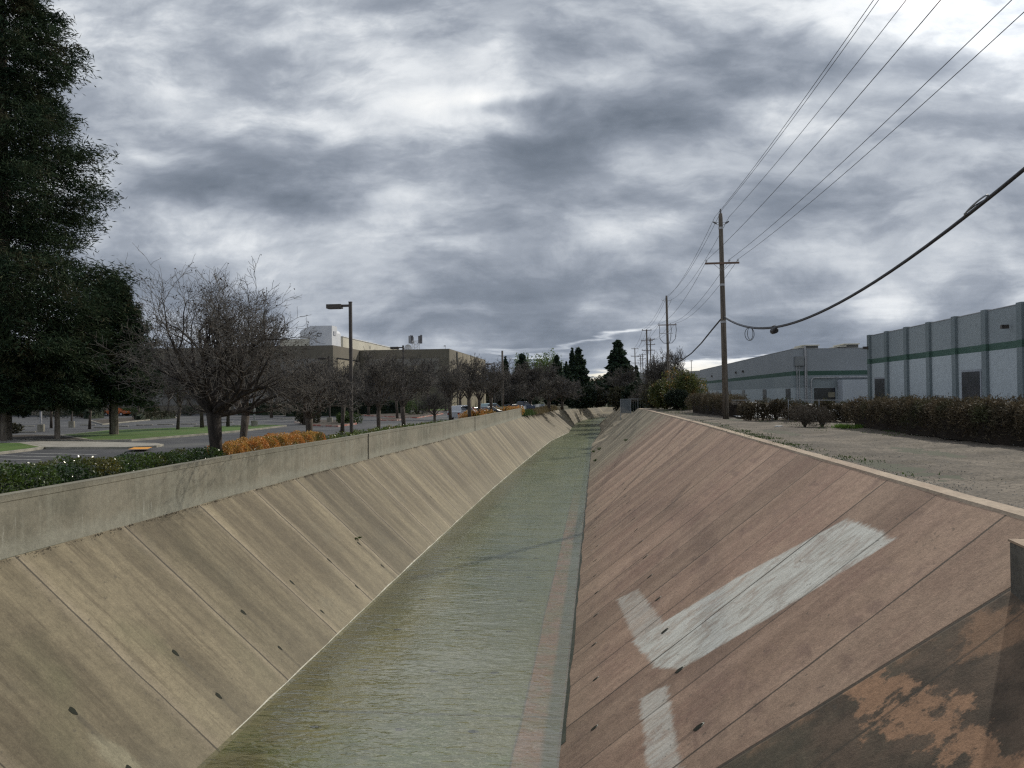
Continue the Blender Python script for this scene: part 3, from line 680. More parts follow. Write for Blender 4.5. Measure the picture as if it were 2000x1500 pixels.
# dry leaves and moss in the angle between the left wall and the bank
cs = [(float(np.interp(y, [c[1] for c in LC[:8]], [c[0] for c in LC[:8]]))+rnd.uniform(.02, .12), y, -3.12) for y in [rnd.uniform(11, 60) for _ in range(400)]]
tag(blades('dead_leaves', cs, 2500, .05, .06, M['mulch'], seed=5, wid=.012, lean=1.5), 'dead leaves and moss along the foot of the concrete wall', 'debris', kind='stuff')

# ------------------------------------------------------------------ parapet wall on the left
def parapet():
    ys = [y for y in np.arange(-13, 114.1, 1.0)]; sec = [(-.02, -3.3), (0, -3.12), (.0, -1.98), (.012, -1.965), (.012, -1.86), (.015, -1.835), (-.26, -1.835), (-.28, -3.3)]
    vs = []; n = len(sec)
    for y in ys:
        xc = float(np.interp(y, [c[1] for c in LC[:9]], [c[0] for c in LC[:9]]))
        for dx_, z in sec: vs.append((xc+dx_+.01*math.sin(y*.7), y, z+(.012*math.sin(y*.31) if z > -2.1 else 0)))
    fs = [(i*n+j, (i+1)*n+j, (i+1)*n+(j+1) % n, i*n+(j+1) % n) for i in range(len(ys)-1) for j in range(n)]
    fs += [tuple(range(n)), tuple(reversed(range((len(ys)-1)*n, len(ys)*n)))]
    o = MB().add(vs, fs).build('concrete_wall', M['parapet'])
    tag(o, 'long stained grey concrete wall along the top of the left bank', 'wall')
    j = MB()
    for y in (40.0, 71.0, 9.0):
        xc = float(np.interp(y, [c[1] for c in LC[:9]], [c[0] for c in LC[:9]]))
        j.box(xc+.02, xc+.043, y-.02, y+.02, -3.1, -1.84)
    j.build('expansion_joint', M['hole'], o)
parapet()
# concrete block (bridge parapet end) at the right edge
bx = thing('concrete_block', (0, 0, 0), 'dark concrete block with a pale top at the right edge on the pink bank', 'block')
bm = MB(); c0 = Vector((4.84, 10.25, 0)); 
def rot2(x, y, a, cx, cy): return (cx+x*math.cos(a)-y*math.sin(a), cy+x*math.sin(a)+y*math.cos(a))
a_ = math.radians(-6)
ppl = [rot2(0, 0, a_, 4.84, 10.25), rot2(0, -.45, a_, 4.84, 10.25), rot2(6, -.45, a_, 4.84, 10.25), rot2(6, 0, a_, 4.84, 10.25)]
bm.prism(list(reversed(ppl)) if False else ppl, -4.5, -1.80).build('block_body', mat('blockconc', (.10, .093, .082), (.15, .14, .12), 1.5, .9, fine=(20, .2), bump=.4), bx, bevel=.02)
ppt = [rot2(-.01, .01, a_, 4.84, 10.25), rot2(-.01, -.46, a_, 4.84, 10.25), rot2(6.01, -.46, a_, 4.84, 10.25), rot2(6.01, .01, a_, 4.84, 10.25)]
MB().prism(ppt, -1.797, -1.77).build('coping', M['cope'], bx)

# ------------------------------------------------------------------ weep holes (pipe ends set in the concrete)
def bank_pt(side, x, y):
    ys = [c[1] for c in LC[:8]]
    if side == 'L':
        cx = float(np.interp(y, ys, [c[0] for c in LC[:8]])); fx = float(np.interp(y, ys, [c[0] for c in LF[:8]])); u = (x-fx)/(cx-fx)
        return (x, y, BED+(-3.1-BED)*u), math.atan2(-3.1-BED, -(cx-fx))
    cx = float(np.interp(y, [c[1] for c in RC[:7]], [c[0] for c in RC[:7]])); fx = float(np.interp(y, [c[1] for c in RC[:7]], [c[0] for c in RF[:7]])); u = (x-fx)/(cx-fx)
    return (x, y, BED+(ROAD-BED)*u), math.atan2(ROAD-BED, cx-fx)
rimme = []
def lit_rim_arc(o):  # pale arc painted for the sunlit edge of the pipe end
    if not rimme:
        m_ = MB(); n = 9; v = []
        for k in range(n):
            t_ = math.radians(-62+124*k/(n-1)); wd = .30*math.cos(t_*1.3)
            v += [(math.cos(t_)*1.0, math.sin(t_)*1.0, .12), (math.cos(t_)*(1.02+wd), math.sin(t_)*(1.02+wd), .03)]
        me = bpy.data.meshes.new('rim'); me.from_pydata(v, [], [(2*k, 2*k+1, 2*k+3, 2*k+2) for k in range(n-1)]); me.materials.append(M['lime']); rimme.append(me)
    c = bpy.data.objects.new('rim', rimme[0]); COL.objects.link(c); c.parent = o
ring = None
def weep(side, x, y, r=.075, first=[None]):
    global ring
    p, sl_ = bank_pt(side, x, y) if side != 'F' else ((x, y, BED), 0)
    tilt = 0 if side == 'F' else (sl_ if side == 'L' else -sl_)
    if first[0] is None:
        rr = MB(); n = 18; v = []
        for k in range(n):
            t_ = 2*math.pi*k/n; wv = 1+.10*math.sin(3*t_+1)+.06*math.sin(5*t_)
            v += [(math.cos(t_)*1.25*wv, math.sin(t_)*1.25*wv, .02), (math.cos(t_)*wv*1.02, math.sin(t_)*1.02*wv, .06), (math.cos(t_)*wv*.97, math.sin(t_)*wv*.97, -.25+.30)]
        rr.add(v, [(k*3+j, ((k+1) % n)*3+j, ((k+1) % n)*3+j+1, k*3+j+1) for k in range(n) for j in range(2)] + [tuple(k*3+2 for k in range(n))])
        me = bpy.data.meshes.new('weep_hole'); me.from_pydata(rr.v, [], rr.f); me.materials.append(M['hole']); first[0] = me
    par = bankL if side == 'L' else bankR if side == 'R' else bpy.data.objects['channel_floor']
    o = bpy.data.objects.new('weep_hole', first[0]); COL.objects.link(o); o.parent = par
    o.location = (p[0], p[1], p[2]+.004); o.scale = (r*rnd.uniform(1.2, 1.5), r*rnd.uniform(.75, .95), r*.5)
    if side == 'R': lit_rim_arc(o)
    o.rotation_euler = (0, -sl_ if side == 'R' else (sl_ if side == 'L' else 0), 0)
    return o
for k in range(12):
    weep('L', -9.02+rnd.uniform(-.04, .04)+k*.012, 13.37+3.36*k, .062); weep('L', -8.02+rnd.uniform(-.04, .04), 13.32+3.36*k, .055)
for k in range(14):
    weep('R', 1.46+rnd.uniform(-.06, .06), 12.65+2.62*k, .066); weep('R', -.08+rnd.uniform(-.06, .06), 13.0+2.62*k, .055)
for k in range(7):
    for x in (-5.9, -4.1, -2.58): weep('F', x, 13.1+3.55*k, .065)

# ------------------------------------------------------------------ parking lot
structure(MB().poly([(-150, -14), (-11.9, -14), (-11.9, 30), (-11.6, 45), (-11.1, 60), (-10.8, 80), (-10.7, 112), (-13, 190), (-25, 240), (-150, 240)], LOT).build('parking_lot', M['asphalt']))
def island(name, px, top, kerb=M['kerb'], h=.14):
    P_ = [onZ(x, y, LOT)[:2] for x, y in px]
    area = sum(P_[i][0]*P_[(i+1) % len(P_)][1]-P_[(i+1) % len(P_)][0]*P_[i][1] for i in range(len(P_)))
    if area < 0: P_.reverse()
    cx = sum(p[0] for p in P_)/len(P_); cy = sum(p[1] for p in P_)/len(P_)
    def inset(p, d):
        l = math.hypot(p[0]-cx, p[1]-cy); return (p[0]+(cx-p[0])/l*d, p[1]+(cy-p[1])/l*d)
    structure(MB().prism(P_, LOT-.05, LOT+h).build(name+'_kerb', kerb))
    structure(MB().poly([inset(p, .25) for p in P_], LOT+h+.004).build(name, top))
island('lawn_strip', [(117, 853), (210, 843), (400, 836), (520, 832), (560, 833), (520, 838), (467, 844), (400, 850), (257, 862), (182, 864)], M['lawn'])
island('sidewalk', [(-60, 862), (30, 861), (89, 865), (182, 866), (303, 869), (320, 871), (306, 874), (247, 877), (89, 877), (60, 872), (-60, 868)], M['walk'], h=.12)
island('lawn_near', [(-80, 869), (40, 869), (86, 877), (60, 881), (0, 888), (-80, 896)], M['lawn'])
island('planting_bed', [(-60, 856), (60, 852), (120, 854), (185, 864), (60, 860), (-60, 862)], M['mulch'])
structure(MB().poly([onZ(x, y, LOT+.15)[:2] for x, y in ((262, 873), (298, 872.5), (288, 876.5), (250, 877))], LOT+.135).build('tactile_paving', M['tactile']))
def lineq(a, b, wd=.12):
    (x0, y0, _), (x1, y1, _) = onZ(*a, LOT), onZ(*b, LOT); l = math.hypot(x1-x0, y1-y0); nx, ny = -(y1-y0)/l*wd/2, (x1-x0)/l*wd/2
    return [(x0+nx, y0+ny, LOT+.004), (x1+nx, y1+ny, LOT+.004), (x1-nx, y1-ny, LOT+.004), (x0-nx, y0-ny, LOT+.004)]
pl = MB()
for a, b in [((44, 885), (189, 888)), ((0, 890), (136, 893)), ((-30, 896), (80, 898)), ((-60, 903), (16, 904)), ((-90, 912), (-20, 913))]:
    q = lineq(a, b); pl.quad(*q)
for k in range(16):     # bays of the second lot
    x = -38-k*2.7
    pl.quad((x, 84, LOT+.004), (x+.1, 84, LOT+.004), (x+.1, 89, LOT+.004), (x, 89, LOT+.004)); pl.quad((x, 96, LOT+.004), (x+.1, 96, LOT+.004), (x+.1, 101, LOT+.004), (x, 101, LOT+.004))
structure(pl.build('parking_lines', M['line']))
ws0 = MB().prism([(-.9, -.08), (.9, -.08), (.9, .08), (-.9, .08)], 0, .12).build('wheel_stop', M['kerb'], None, bevel=.03)
tag(ws0, 'low concrete wheel stop lying in a bay of the empty parking lot', 'wheel stop', 'wheel stops in the empty bays')
wsp = [(235, 833.5), (282, 831), (323, 830), (368, 829), (200, 836), (172, 831), (52, 833), (51, 845), (440, 826), (470, 832), (395, 833), (600, 828), (625, 826), (560, 819), (590, 821)]
for i, (px, py) in enumerate(wsp):
    o = ws0 if i == 0 else ws0.copy()
    if i: COL.objects.link(o)
    x, y, z = onZ(px, py, LOT); o.location = (x, y, LOT); o.rotation_euler = (0, 0, math.radians(rnd.uniform(-6, 6)))
# islands further away
island('shrub_island', [(575, 826), (640, 822), (695, 824), (697, 829), (660, 834), (610, 832)], M['mulch'], M['redkerb'])
island('corner_island', [(700, 812), (780, 806), (855, 806), (866, 809), (815, 817), (760, 815)], M['mulch'], M['redkerb'])
island('building_lawn', [(835, 797), (900, 795), (1000, 790), (1010, 795), (985, 798), (900, 802), (825, 804)], M['lawn'], M['redkerb'])
island('pole_island', [(740, 819), (770, 817), (790, 820), (775, 822), (745, 822)], M['mulch'], M['redkerb'])
island('back_island', [(175, 823), (250, 817), (330, 812), (345, 816), (260, 824), (200, 830)], M['mulch'])

# ------------------------------------------------------------------ plants
def hedge(name, xs, zs, n, leaf, m, label, seed, aspect=.55, wob=.12, core=True, group=None, cat='hedge', coremat=None, shag=.0):
    """xs: list of (x, y, half width, top z, base z) along the hedge; leaves fill a shell round it"""
    rs = np.random.RandomState(seed); o = thing(name, (xs[0][0], xs[0][1], xs[0][4]), label, cat, group)
    A = np.array(xs, float); seg = np.r_[0, np.cumsum(np.hypot(np.diff(A[:, 0]), np.diff(A[:, 1])))]
    # more leaves where the hedge is nearer
    u = rs.uniform(0, seg[-1], n*2); yy = np.interp(u, seg, A[:, 1]); keep = rs.uniform(0, 1, n*2) < np.clip((yy.min()/yy)**1.2*1.6, .1, 1); u = u[keep][:n]; n = len(u)
    X, Y, H, T, B = [np.interp(u, seg, A[:, i]) for i in range(5)]
    tx = np.gradient(A[:, 0], seg); ty = np.gradient(A[:, 1], seg); TX = np.interp(u, seg, tx); TY = np.interp(u, seg, ty)
    ph = rs.uniform(0, 6.28, 8)
    def bumps(u, v): return (np.sin(u*2.1+ph[0]+v)+np.sin(u*4.7+ph[1]-v*2)*.6+np.sin(u*9.3+ph[2]+v*3)*.45)*wob*.5
    ang = rs.uniform(0, math.pi, n); rad = 1-np.abs(rs.normal(0, .10, n))
    # superellipse section
    ca, sa = np.cos(ang), np.sin(ang); e = .45
    cx = np.sign(ca)*np.abs(ca)**e*rad; cz = np.abs(sa)**e*rad
    b = bumps(u, ang)
    off = cx*(H+b*.8)+rs.normal(0, shag, n); z = B+cz*(T-B+b*.7)+np.abs(rs.normal(0, shag, n))
    C = np.stack([X+TY*off, Y-TX*off, z], 1)
    N = np.stack([TY*cx, -TX*cx, cz*.7+.3], 1)
    V = leaf_quads(rs, C, leaf, aspect, N, 1.1)
    fo = link('foliage', quads_mesh(name, V), m, o); fo.location = (-o.location[0], -o.location[1], -o.location[2])
    if core:
        us = np.linspace(0, seg[-1], max(4, int(seg[-1]*2))); vs = []; k = 9
        for uu in us:
            x, y, h, t_, b_ = [float(np.interp(uu, seg, A[:, i])) for i in range(5)]; a1, a2 = float(np.interp(uu, seg, tx)), float(np.interp(uu, seg, ty))
            for j in range(k):
                g = math.pi*j/(k-1); en = .35 if uu in (us[0], us[-1]) else 1.0; c_ = math.copysign(abs(math.cos(g))**e, math.cos(g))*.80*en; s_ = abs(math.sin(g))**e*.82*(.6+.4*en); bb = float(bumps(uu, g))
                f = c_*(h+bb*.8); vs.append((x+a2*f, y-a1*f, b_+s_*(t_-b_+bb*.7)))
        fs = [(i*k+j, i*k+j+1, (i+1)*k+j+1, (i+1)*k+j) for i in range(len(us)-1) for j in range(k-1)] + [tuple(range(k)), tuple(reversed(range((len(us)-1)*k, len(us)*k)))]
        c = MB().add(vs, fs).build('branches', coremat or M['darkhedge'], o, True); c.location = fo.location
    return o
hedge('hedge', [(-12.9, 6, .70, -1.30, LOT), (-12.9, 14, .70, -1.32, LOT), (-12.85, 18, .68, -1.42, LOT), (-12.8, 22, .60, -1.54, LOT), (-12.75, 26.2, .52, -1.64, LOT)], 0, 52000, .075, M['photinia'],
      'clipped glossy green hedge in front of the parking lot behind the near concrete wall', 21, wob=.16)
hedge('hedge', [(-12.75, 26.4, .5, -1.60, LOT), (-12.75, 29.5, .6, -1.50, LOT), (-12.75, 33, .65, -1.47, LOT), (-12.7, 36, .6, -1.55, LOT)], 0, 34000, .062, M['orange'],
      'clipped bright orange-leaved hedge behind the concrete wall, left of the tall lamp post', 22, wob=.17, coremat=M['yellowgreen'])
hedge('hedge', [(-12.5, 36.2, .5, -1.78, LOT), (-12.4, 45, .5, -1.80, LOT), (-12.2, 55, .5, -1.90, LOT), (-11.9, 66, .5, -1.95, LOT)], 0, 9000, .10, M['yellowgreen'],
      'low yellow-green hedge behind the concrete wall at the foot of the lamp posts', 23, wob=.2)
def lowhedge(pxa, pxb, h, wd, m, label, seed, n=3500, z=LOT, leaf=.22, name='hedge', group=None, wob=.2):
    a = onZ(*pxa, z); b = onZ(*pxb, z)
    return hedge(name, [(a[0], a[1], wd, z+h, z), ((a[0]+b[0])/2, (a[1]+b[1])/2, wd, z+h, z), (b[0], b[1], wd, z+h, z)], 0, n, leaf, m, label, seed, wob=wob, group=group)
lowhedge((-20, 812), (300, 808), 1.6, 1.0, M['darkhedge'], 'dark low hedge along the foot of the long grey wall, left of the orange car', 31, 6000)
lowhedge((470, 810), (560, 811), 2.0, 1.1, M['darkhedge'], 'dark clipped hedge behind the big bare tree, against the building', 32, 4000)
lowhedge((560, 813), (700, 812), 2.2, 1.1, M['darkhedge'], 'long dark clipped hedge in front of the taupe building, left of the second lamp post', 33, 5000)
lowhedge((700, 811), (800, 808), 2.0, 1.0, M['darkhedge'], 'dark clipped hedge right of the tall lamp post in front of the building', 34, 4000)
lowhedge((172, 818), (196, 816), 1.9, 1.0, M['darkhedge'], 'square clipped dark shrub in the parking lot behind the leaning trunk', 35, 1500, name='shrub')
lowhedge((270, 822), (335, 817), 1.1, .9, M['olive'], 'low olive-green shrub row on a kerbed island of the parking lot', 36, 2500, name='shrub')

def blob_bush(name, loc, r, h, n, leaf, m, label, seed, cat='bush', group=None, aspect=.5, up=.3, lumps=7, stem=True, core=True):
    rs = np.random.RandomState(seed); o = thing(name, loc, label, cat, group)
    L = [(rs.normal(0, .35)*r, rs.normal(0, .35)*r, h*rs.uniform(.35, .72), rs.uniform(.45, .72)) for _ in range(lumps)]
    Cs = []
    for (lx, ly, lz, s_) in L:
        k = n//lumps; d = unit(rs.normal(size=(k, 3))); rad = rs.uniform(.72, 1.04, k)[:, None]
        Cs.append(np.array([lx, ly, lz])+d*rad*np.array([r*s_, r*s_, h*s_*.72])*(1+.12*np.sin(d[:, :1]*9+seed)))
    C = np.concatenate(Cs); C = C[C[:, 2] > 0.02]
    N = unit(C-np.array([0, 0, h*.4])); N[:, 2] += up
    link('foliage', quads_mesh(name, leaf_quads(rs, C, leaf, aspect, N, .9)), m, o)
    if core:
        k = MB()
        for i in range(6):
            a = 6.28*i/6; k.tube([(0, 0, 0), (math.cos(a)*r*.25, math.sin(a)*r*.25, h*.4), (math.cos(a+.3)*r*.5, math.sin(a+.3)*r*.5, h*.75)], [.05*r+.02, .03*r+.01, .01], 4)
        k.build('stems', M['bark'], o)
    return o
# right-hand hedge of dark brown feathery shrubs
zr = ROAD
hedge('hedge', [(13.4, 15, 1.0, -.42, zr+.05), (13.3, 22, .95, -.45, zr+.05), (13.0, 30, .95, -.45, zr+.05), (12.75, 36, .9, -.42, zr+.05), (12.6, 40, .8, -.50, zr+.05)], 0, 64000, .14, M['myrtle'],
      'long dark brown shaggy hedge in front of the near blue-grey warehouse', 41, aspect=.22, wob=.22, shag=.09, coremat=M['darkbrown'])
# clumps with gaps under the far warehouse
rsx = random.Random(4)
cl_ = [(1670, 46), (1648, 47), (1618, 48), (1596, 48.5), (1568, 49), (1540, 50), (1516, 50.5), (1490, 51), (1466, 52)]
cl_lab = ['brown shrub at the left end of the long dark hedge', 'brown shrub behind the pale dead bush with white flecks', 'brown shrub over the round pale bush', 'brown shrub above the left round bush on the gravel edge',
          'narrow brown shrub left of the round pale bushes with daylight under it', 'dark shrub with white paving showing either side of its stem', 'small shrub second to the right of the wire fence post by the near utility pole', 'small shrub just right of the wire fence post by the near utility pole', 'dark shrub directly right of the near utility pole']
for i, ((px, y), lb) in enumerate(zip(cl_, cl_lab)):
    x = onY(px, 800, y)[0]
    blob_bush('hedge_shrub', (x, y, zr+.02), .74, 1.22, 4200, .13, M['myrtle'], lb, 50+i, cat='shrub', group='shrubs of the broken hedge', aspect=.25, lumps=6)
hedge('hedge', [(9.9, 59, .8, -.35, zr), (9.6, 66, .85, -.25, zr), (9.2, 74, .9, -.2, zr)], 0, 16000, .16, M['myrtle'], 'reddish-brown hedge directly left of the near utility pole', 42, aspect=.22, wob=.3, shag=.1, coremat=M['darkbrown'])
b1 = blob_bush('round_bush', onZ(1572, 833, zr), .95, 1.0, 7000, .10, M['myrtle_dead'], 'round dull brown bush at the gravel edge, left of its white-flecked twin', 61, aspect=.12, group='round bushes on the gravel edge')
b2 = blob_bush('round_bush', onZ(1606, 834, zr), .80, .92, 6000, .10, M['myrtle_dead'], 'round pale bush with white flecks on its right side at the gravel edge', 62, aspect=.12, group='round bushes on the gravel edge')
rs = np.random.RandomState(8); d = unit(rs.normal(size=(60, 3))); d[:, 2] = np.abs(d[:, 2]); C = d*np.array([.8, .8, .75])+np.array([.25, -.1, .15])
link('white_flecks', quads_mesh('white_flecks', leaf_quads(rs, C, .04, .7)), M['litter'], b2)['kind'] = 'stuff'
gx, gy, gz = onZ(1640, 838, zr)
tag(blades('weed_tuft', [(gx, gy, gz+.05), (gx+.25, gy-.3, gz+.05), (gx+.6, gy-.9, gz+.05)], 900, .24, .12, M['weed'], seed=9), 'bright green weed tuft at the foot of the hedge right of the round bushes', 'weed')
tag(MB().prism([(8.75, 41.4), (8.95, 41.3), (9.15, 41.5), (8.9, 41.6)], zr+.03, zr+.09).build('litter_scrap', M['litter'], None, bevel=.02), 'small white scrap of litter lying on the gravel road', 'litter')
def bush_at(px, y, r, h, m, label, seed, n=5000, leaf=.22, z=ROAD, **kw):
    x = onY(px, 780, y)[0]; return blob_bush('bush', (x, y, z-.05), r, h, n, leaf, m, label, seed, **kw)
bush_at(1346, 88, 2.3, 3.9, M['mixbush'], 'rounded green bush with orange-tipped leaves left of the near utility pole', 71, 11000, .20, lumps=9)
bush_at(1303, 92, 1.8, 3.2, M['mixbush'], 'yellow-green leafy bush at the foot of the second utility pole', 72, 7000, .24)
bush_at(1282, 102, 1.8, 2.8, M['olive'], 'dark olive bush left of the second utility pole, beside the wire gate', 73, 6000, .22)
bush_at(1322, 84, 1.6, 2.0, M['darkhedge'], 'low dark green bush under the orange-tipped bush', 74, 5000, .2)
bush_at(1366, 78, 1.5, 1.5, M['myrtle'], 'reddish low bush between the orange-tipped bush and the hedge', 75, 5000, .16, aspect=.25)

# --- bare trees --------------------------------------------------------------
def bare_tree(seed, trunk_h, trunk_r, crown_r, crown_h, limbs, levels, kids, twig_r, lean=0, droop=0, up=.35, tips=0, knob=True):
    R = random.Random(seed); big = MB(); tw = MB(); ends = []
    tp = [(0, 0, -.15), (lean*.3, 0, trunk_h*.5), (lean, 0, trunk_h)]
    big.tube(tp, [trunk_r*1.25, trunk_r*.95, trunk_r*(1.15 if knob else .8)], 10)
    def grow(p, d, L, r, lev):
        n = 5 if lev <= 1 else 4; path = [p]; q = Vector(p); dd = Vector(d).normalized(); dirs = []
        for i in range(n-1):
            dd = (dd + Vector((R.gauss(0, .20), R.gauss(0, .20), R.gauss(0, .14)+up*(.18 if lev else .10)-droop*lev*.05))).normalized()
            if q.z < trunk_h*1.0 and dd.z < .12: dd.z = .12+.3*abs(dd.z); dd.normalize()
            q = q + dd*(L/(n-1)); path.append(q.copy()); dirs.append(dd.copy())
        rr = [max(r*(1-.62*i/(n-1)), twig_r*.8) for i in range(n)]
        (big if lev <= 1 else tw).tube(path, rr, 7 if lev == 0 else 5 if lev == 1 else 3, cap=False)
        if lev >= levels: ends.append(path[-1]); return
        nk = kids[lev]
        for k in range(nk):
            u = R.uniform(.3, 1.0) if k < nk-1 else 1.0
            i = min(int(u*(n-1)), n-2); f = u*(n-1)-i; b = path[i].lerp(path[i+1], f) if isinstance(path[i], Vector) else Vector(path[i]).lerp(Vector(path[i+1]), f)
            base = dirs[i]; side = Vector((R.gauss(0, 1), R.gauss(0, 1), R.gauss(0, 1))); side = (side-base*side.dot(base)).normalized()
            nd = base*R.uniform(.55, 1.0)+side*R.uniform(.45, .95)
            grow(b, nd, L*R.uniform(.42, .72)*(1.0 if lev else .9), max(rr[i]*.55, twig_r), lev+1)
    for i in range(limbs):
        a = 2*math.pi*(i+R.uniform(-.3, .3))/limbs*1.0*((i % 2)*2-1 if False else 1); el = R.uniform(.38, 1.25) if i % 3 else R.uniform(.9, 1.45)
        z0 = trunk_h*R.uniform(.90, 1.0)+ (R.uniform(0, .12)*crown_h if i % 3 == 0 else 0)
        d = Vector((math.cos(a)*math.cos(el)*crown_r, math.sin(a)*math.cos(el)*crown_r, math.sin(el)*crown_h))
        grow(Vector((lean, 0, z0)), d, d.length*.62, trunk_r*R.uniform(.36, .58), 0)
    def mk(mb_, nm):
        me = bpy.data.meshes.new(nm); me.from_pydata(mb_.v, [], mb_.f); me.polygons.foreach_set('use_smooth', [True]*len(me.polygons)); return me
    sd_ = None
    if tips:
        rs = np.random.RandomState(seed); E = np.array([tuple(R.choice(ends)) for _ in range(tips)])+rs.normal(0, .05, (tips, 3))
        sd_ = quads_mesh('seed', leaf_quads(rs, E, .075, .6))
    return mk(big, 'limbs'), mk(tw, 'twigs'), sd_
def place_tree(name, meshes, loc, rz, sc, label, mats, group=None, cat='tree'):
    o = thing(name, loc, label, cat, group, rz); o.scale = (sc,)*3 if not hasattr(sc, '__len__') else sc
    for nm, me, m in zip(('trunk', 'crown', 'seed_heads'), meshes, mats):
        if me is None: continue
        if not me.materials: me.materials.append(m)
        c = bpy.data.objects.new(nm, me); COL.objects.link(c); c.parent = o
        if nm == 'seed_heads': c['kind'] = 'stuff'
    return o
# the big pollarded tree behind the hedge
T1 = bare_tree(5, 2.35, .21, 4.3, 4.3, 16, 4, (6, 5, 4, 3), .0058, lean=-.1, tips=1700, up=.30)
p = onY(424, 880, 26.3)
place_tree('bare_tree', T1, (p[0], 26.3, LOT), .4, 1.0, 'big leafless pollarded tree with a dark thick trunk, in front of the orange hedge', (M['bark_dark'], M['twig'], M['seed']), 'bare trees of the parking lot')
T2 = bare_tree(11, 2.0, .14, 2.9, 4.3, 10, 4, (5, 5, 4, 3), .009, lean=.2, tips=500, up=.35)
T3 = bare_tree(17, 1.9, .13, 2.1, 2.9, 9, 4, (5, 4, 4, 3), .013, lean=.1, up=.4)
T4 = bare_tree(23, 2.1, .12, 1.8, 3.4, 9, 4, (5, 4, 4, 3), .013, lean=-.15, up=.7)
T5 = bare_tree(29, 1.0, .16, 3.2, 3.6, 12, 4, (6, 5, 4, 4), .016, up=.5)
mt = (M['bark'], M['twig_far'], M['seed'])
def tree_z(px, py, T, rz, sc, label, z=LOT, group='bare trees of the parking lot', mats=mt, name='bare_tree'):
    x, y, _ = onZ(px, py, z); return place_tree(name, T, (x, y, z), rz, sc, label, mats, group)
def tree_y(px, y, T, rz, sc, label, z=LOT, group='bare trees of the parking lot', mats=mt, name='bare_tree'):
    r = ray(px, 800); x = r.x/r.y*y; return place_tree(name, T, (x, y, z), rz, sc, label, mats, group)
tree_y(471, 31.5, T2, 1.0, (1.0, 1.0, 1.05), 'slim leafless tree with dense upright twigs just right of the big pollarded tree')
tree_y(604, 37, T3, 2.0, (1.15, 1.15, .95), 'small bare tree behind the right end of the orange hedge')
tree_y(668, 60, T3, .6, 1.1, 'small bare tree close on the left of the tall lamp post')
tree_y(739, 47, T4, 1.9, .95, 'slim bare tree between the tall lamp post and the second lamp post')
tree_y(789, 55, T3, 3.1, (1.15, 1.15, 1.1), 'bare tree with a thick dark trunk standing at the second lamp post', mats=mt)
tree_y(880, 69, T3, 4.0, 1.15, 'bare tree in front of the right corner of the taupe building')
tree_y(917, 77, T4, 5.0, (1.4, 1.4, 1.15), 'bare tree rising over the orange shrubs left of the parked cars')
tree_y(935, 84, T3, .9, (1.2, 1.2, 1.2), 'bare tree against the right end of the taupe building')
tree_y(960, 94, T4, 1.4, (1.5, 1.5, 1.2), 'bare tree just left of the third lamp post')
tree_y(900, 100, T3, 2.4, 1.2, 'far bare tree in front of the long taupe side wall')
tree_y(848, 66, T3, 5.5, (.8, .8, .62), 'small pruned vase-shaped bare tree behind the wall, left of the white car')
tree_z(347, 842, T2, .5, (.95, .95, 1.05), 'bare tree with a leaning trunk on the lawn strip behind the big tree')
tree_z(217, 852, T3, 2.6, (.9, .9, 1.0), 'bare tree mingled with the small redwood left of the big tree')
tree_z(175, 838, T3, 1.2, .95, 'small bare tree with a pale trunk on the kerb left of the leaning trunk')
tree_z(100, 836, T3, 2.2, .95, 'small bare tree beside the concrete lamp base at the left')
tree_z(272, 817, T4, .2, 1.1, 'slender bare tree on the back island with low olive shrubs')
tree_z(236, 812, T3, 2.9, 1.2, 'bare tree at the far side of the lot in front of the grey wall')
tree_z(328, 810, T4, 3.3, 1.3, 'young bare tree near the grey wall, left of the orange car')
tree_z(395, 838, T3, 3.9, (1.3, 1.3, 1.2), 'bare tree on the lawn strip just left of the big tree trunk')
tree_z(445, 836, T3, .7, (1.2, 1.2, 1.3), 'bare tree seen through the big tree, right of its trunk')
tree_z(530, 816, T3, 5.2, 1.5, 'far bare tree between the big tree and the orange hedge')
tree_z(624, 815, T4, 4.4, 1.5, 'far bare tree in front of the dark hedge, left of the tall lamp post')
tree_z(596, 830, T3, 1.9, 1.2, 'bare tree on the shrub island left of the tall lamp post')
tree_z(670, 820, T3, 2.8, 1.3, 'bare tree right of the small concrete lamp base near the tall lamp post')
tree_z(776, 819, T3, 3.6, 1.2, 'bare tree on the small island left of the second lamp post')
tree_z(720, 812, T5, .3, (1.2, 1.2, 1.3), 'wide bare tree below the white roof monitor, right of the tall lamp post')
tree_z(838, 806, T4, .9, 1.7, 'bare tree over the corner island right of the second lamp post')
tree_z(578, 812, T5, 1.9, 1.3, 'broad bare tree hiding the building corner left of the tall lamp post')
tree_z(415, 808, T5, 3.7, 1.6, 'broad bare tree far behind the big pollarded tree')
tree_z(870, 803, T4, 4.1, 1.3, 'spreading bare tree at the right corner of the taupe building')
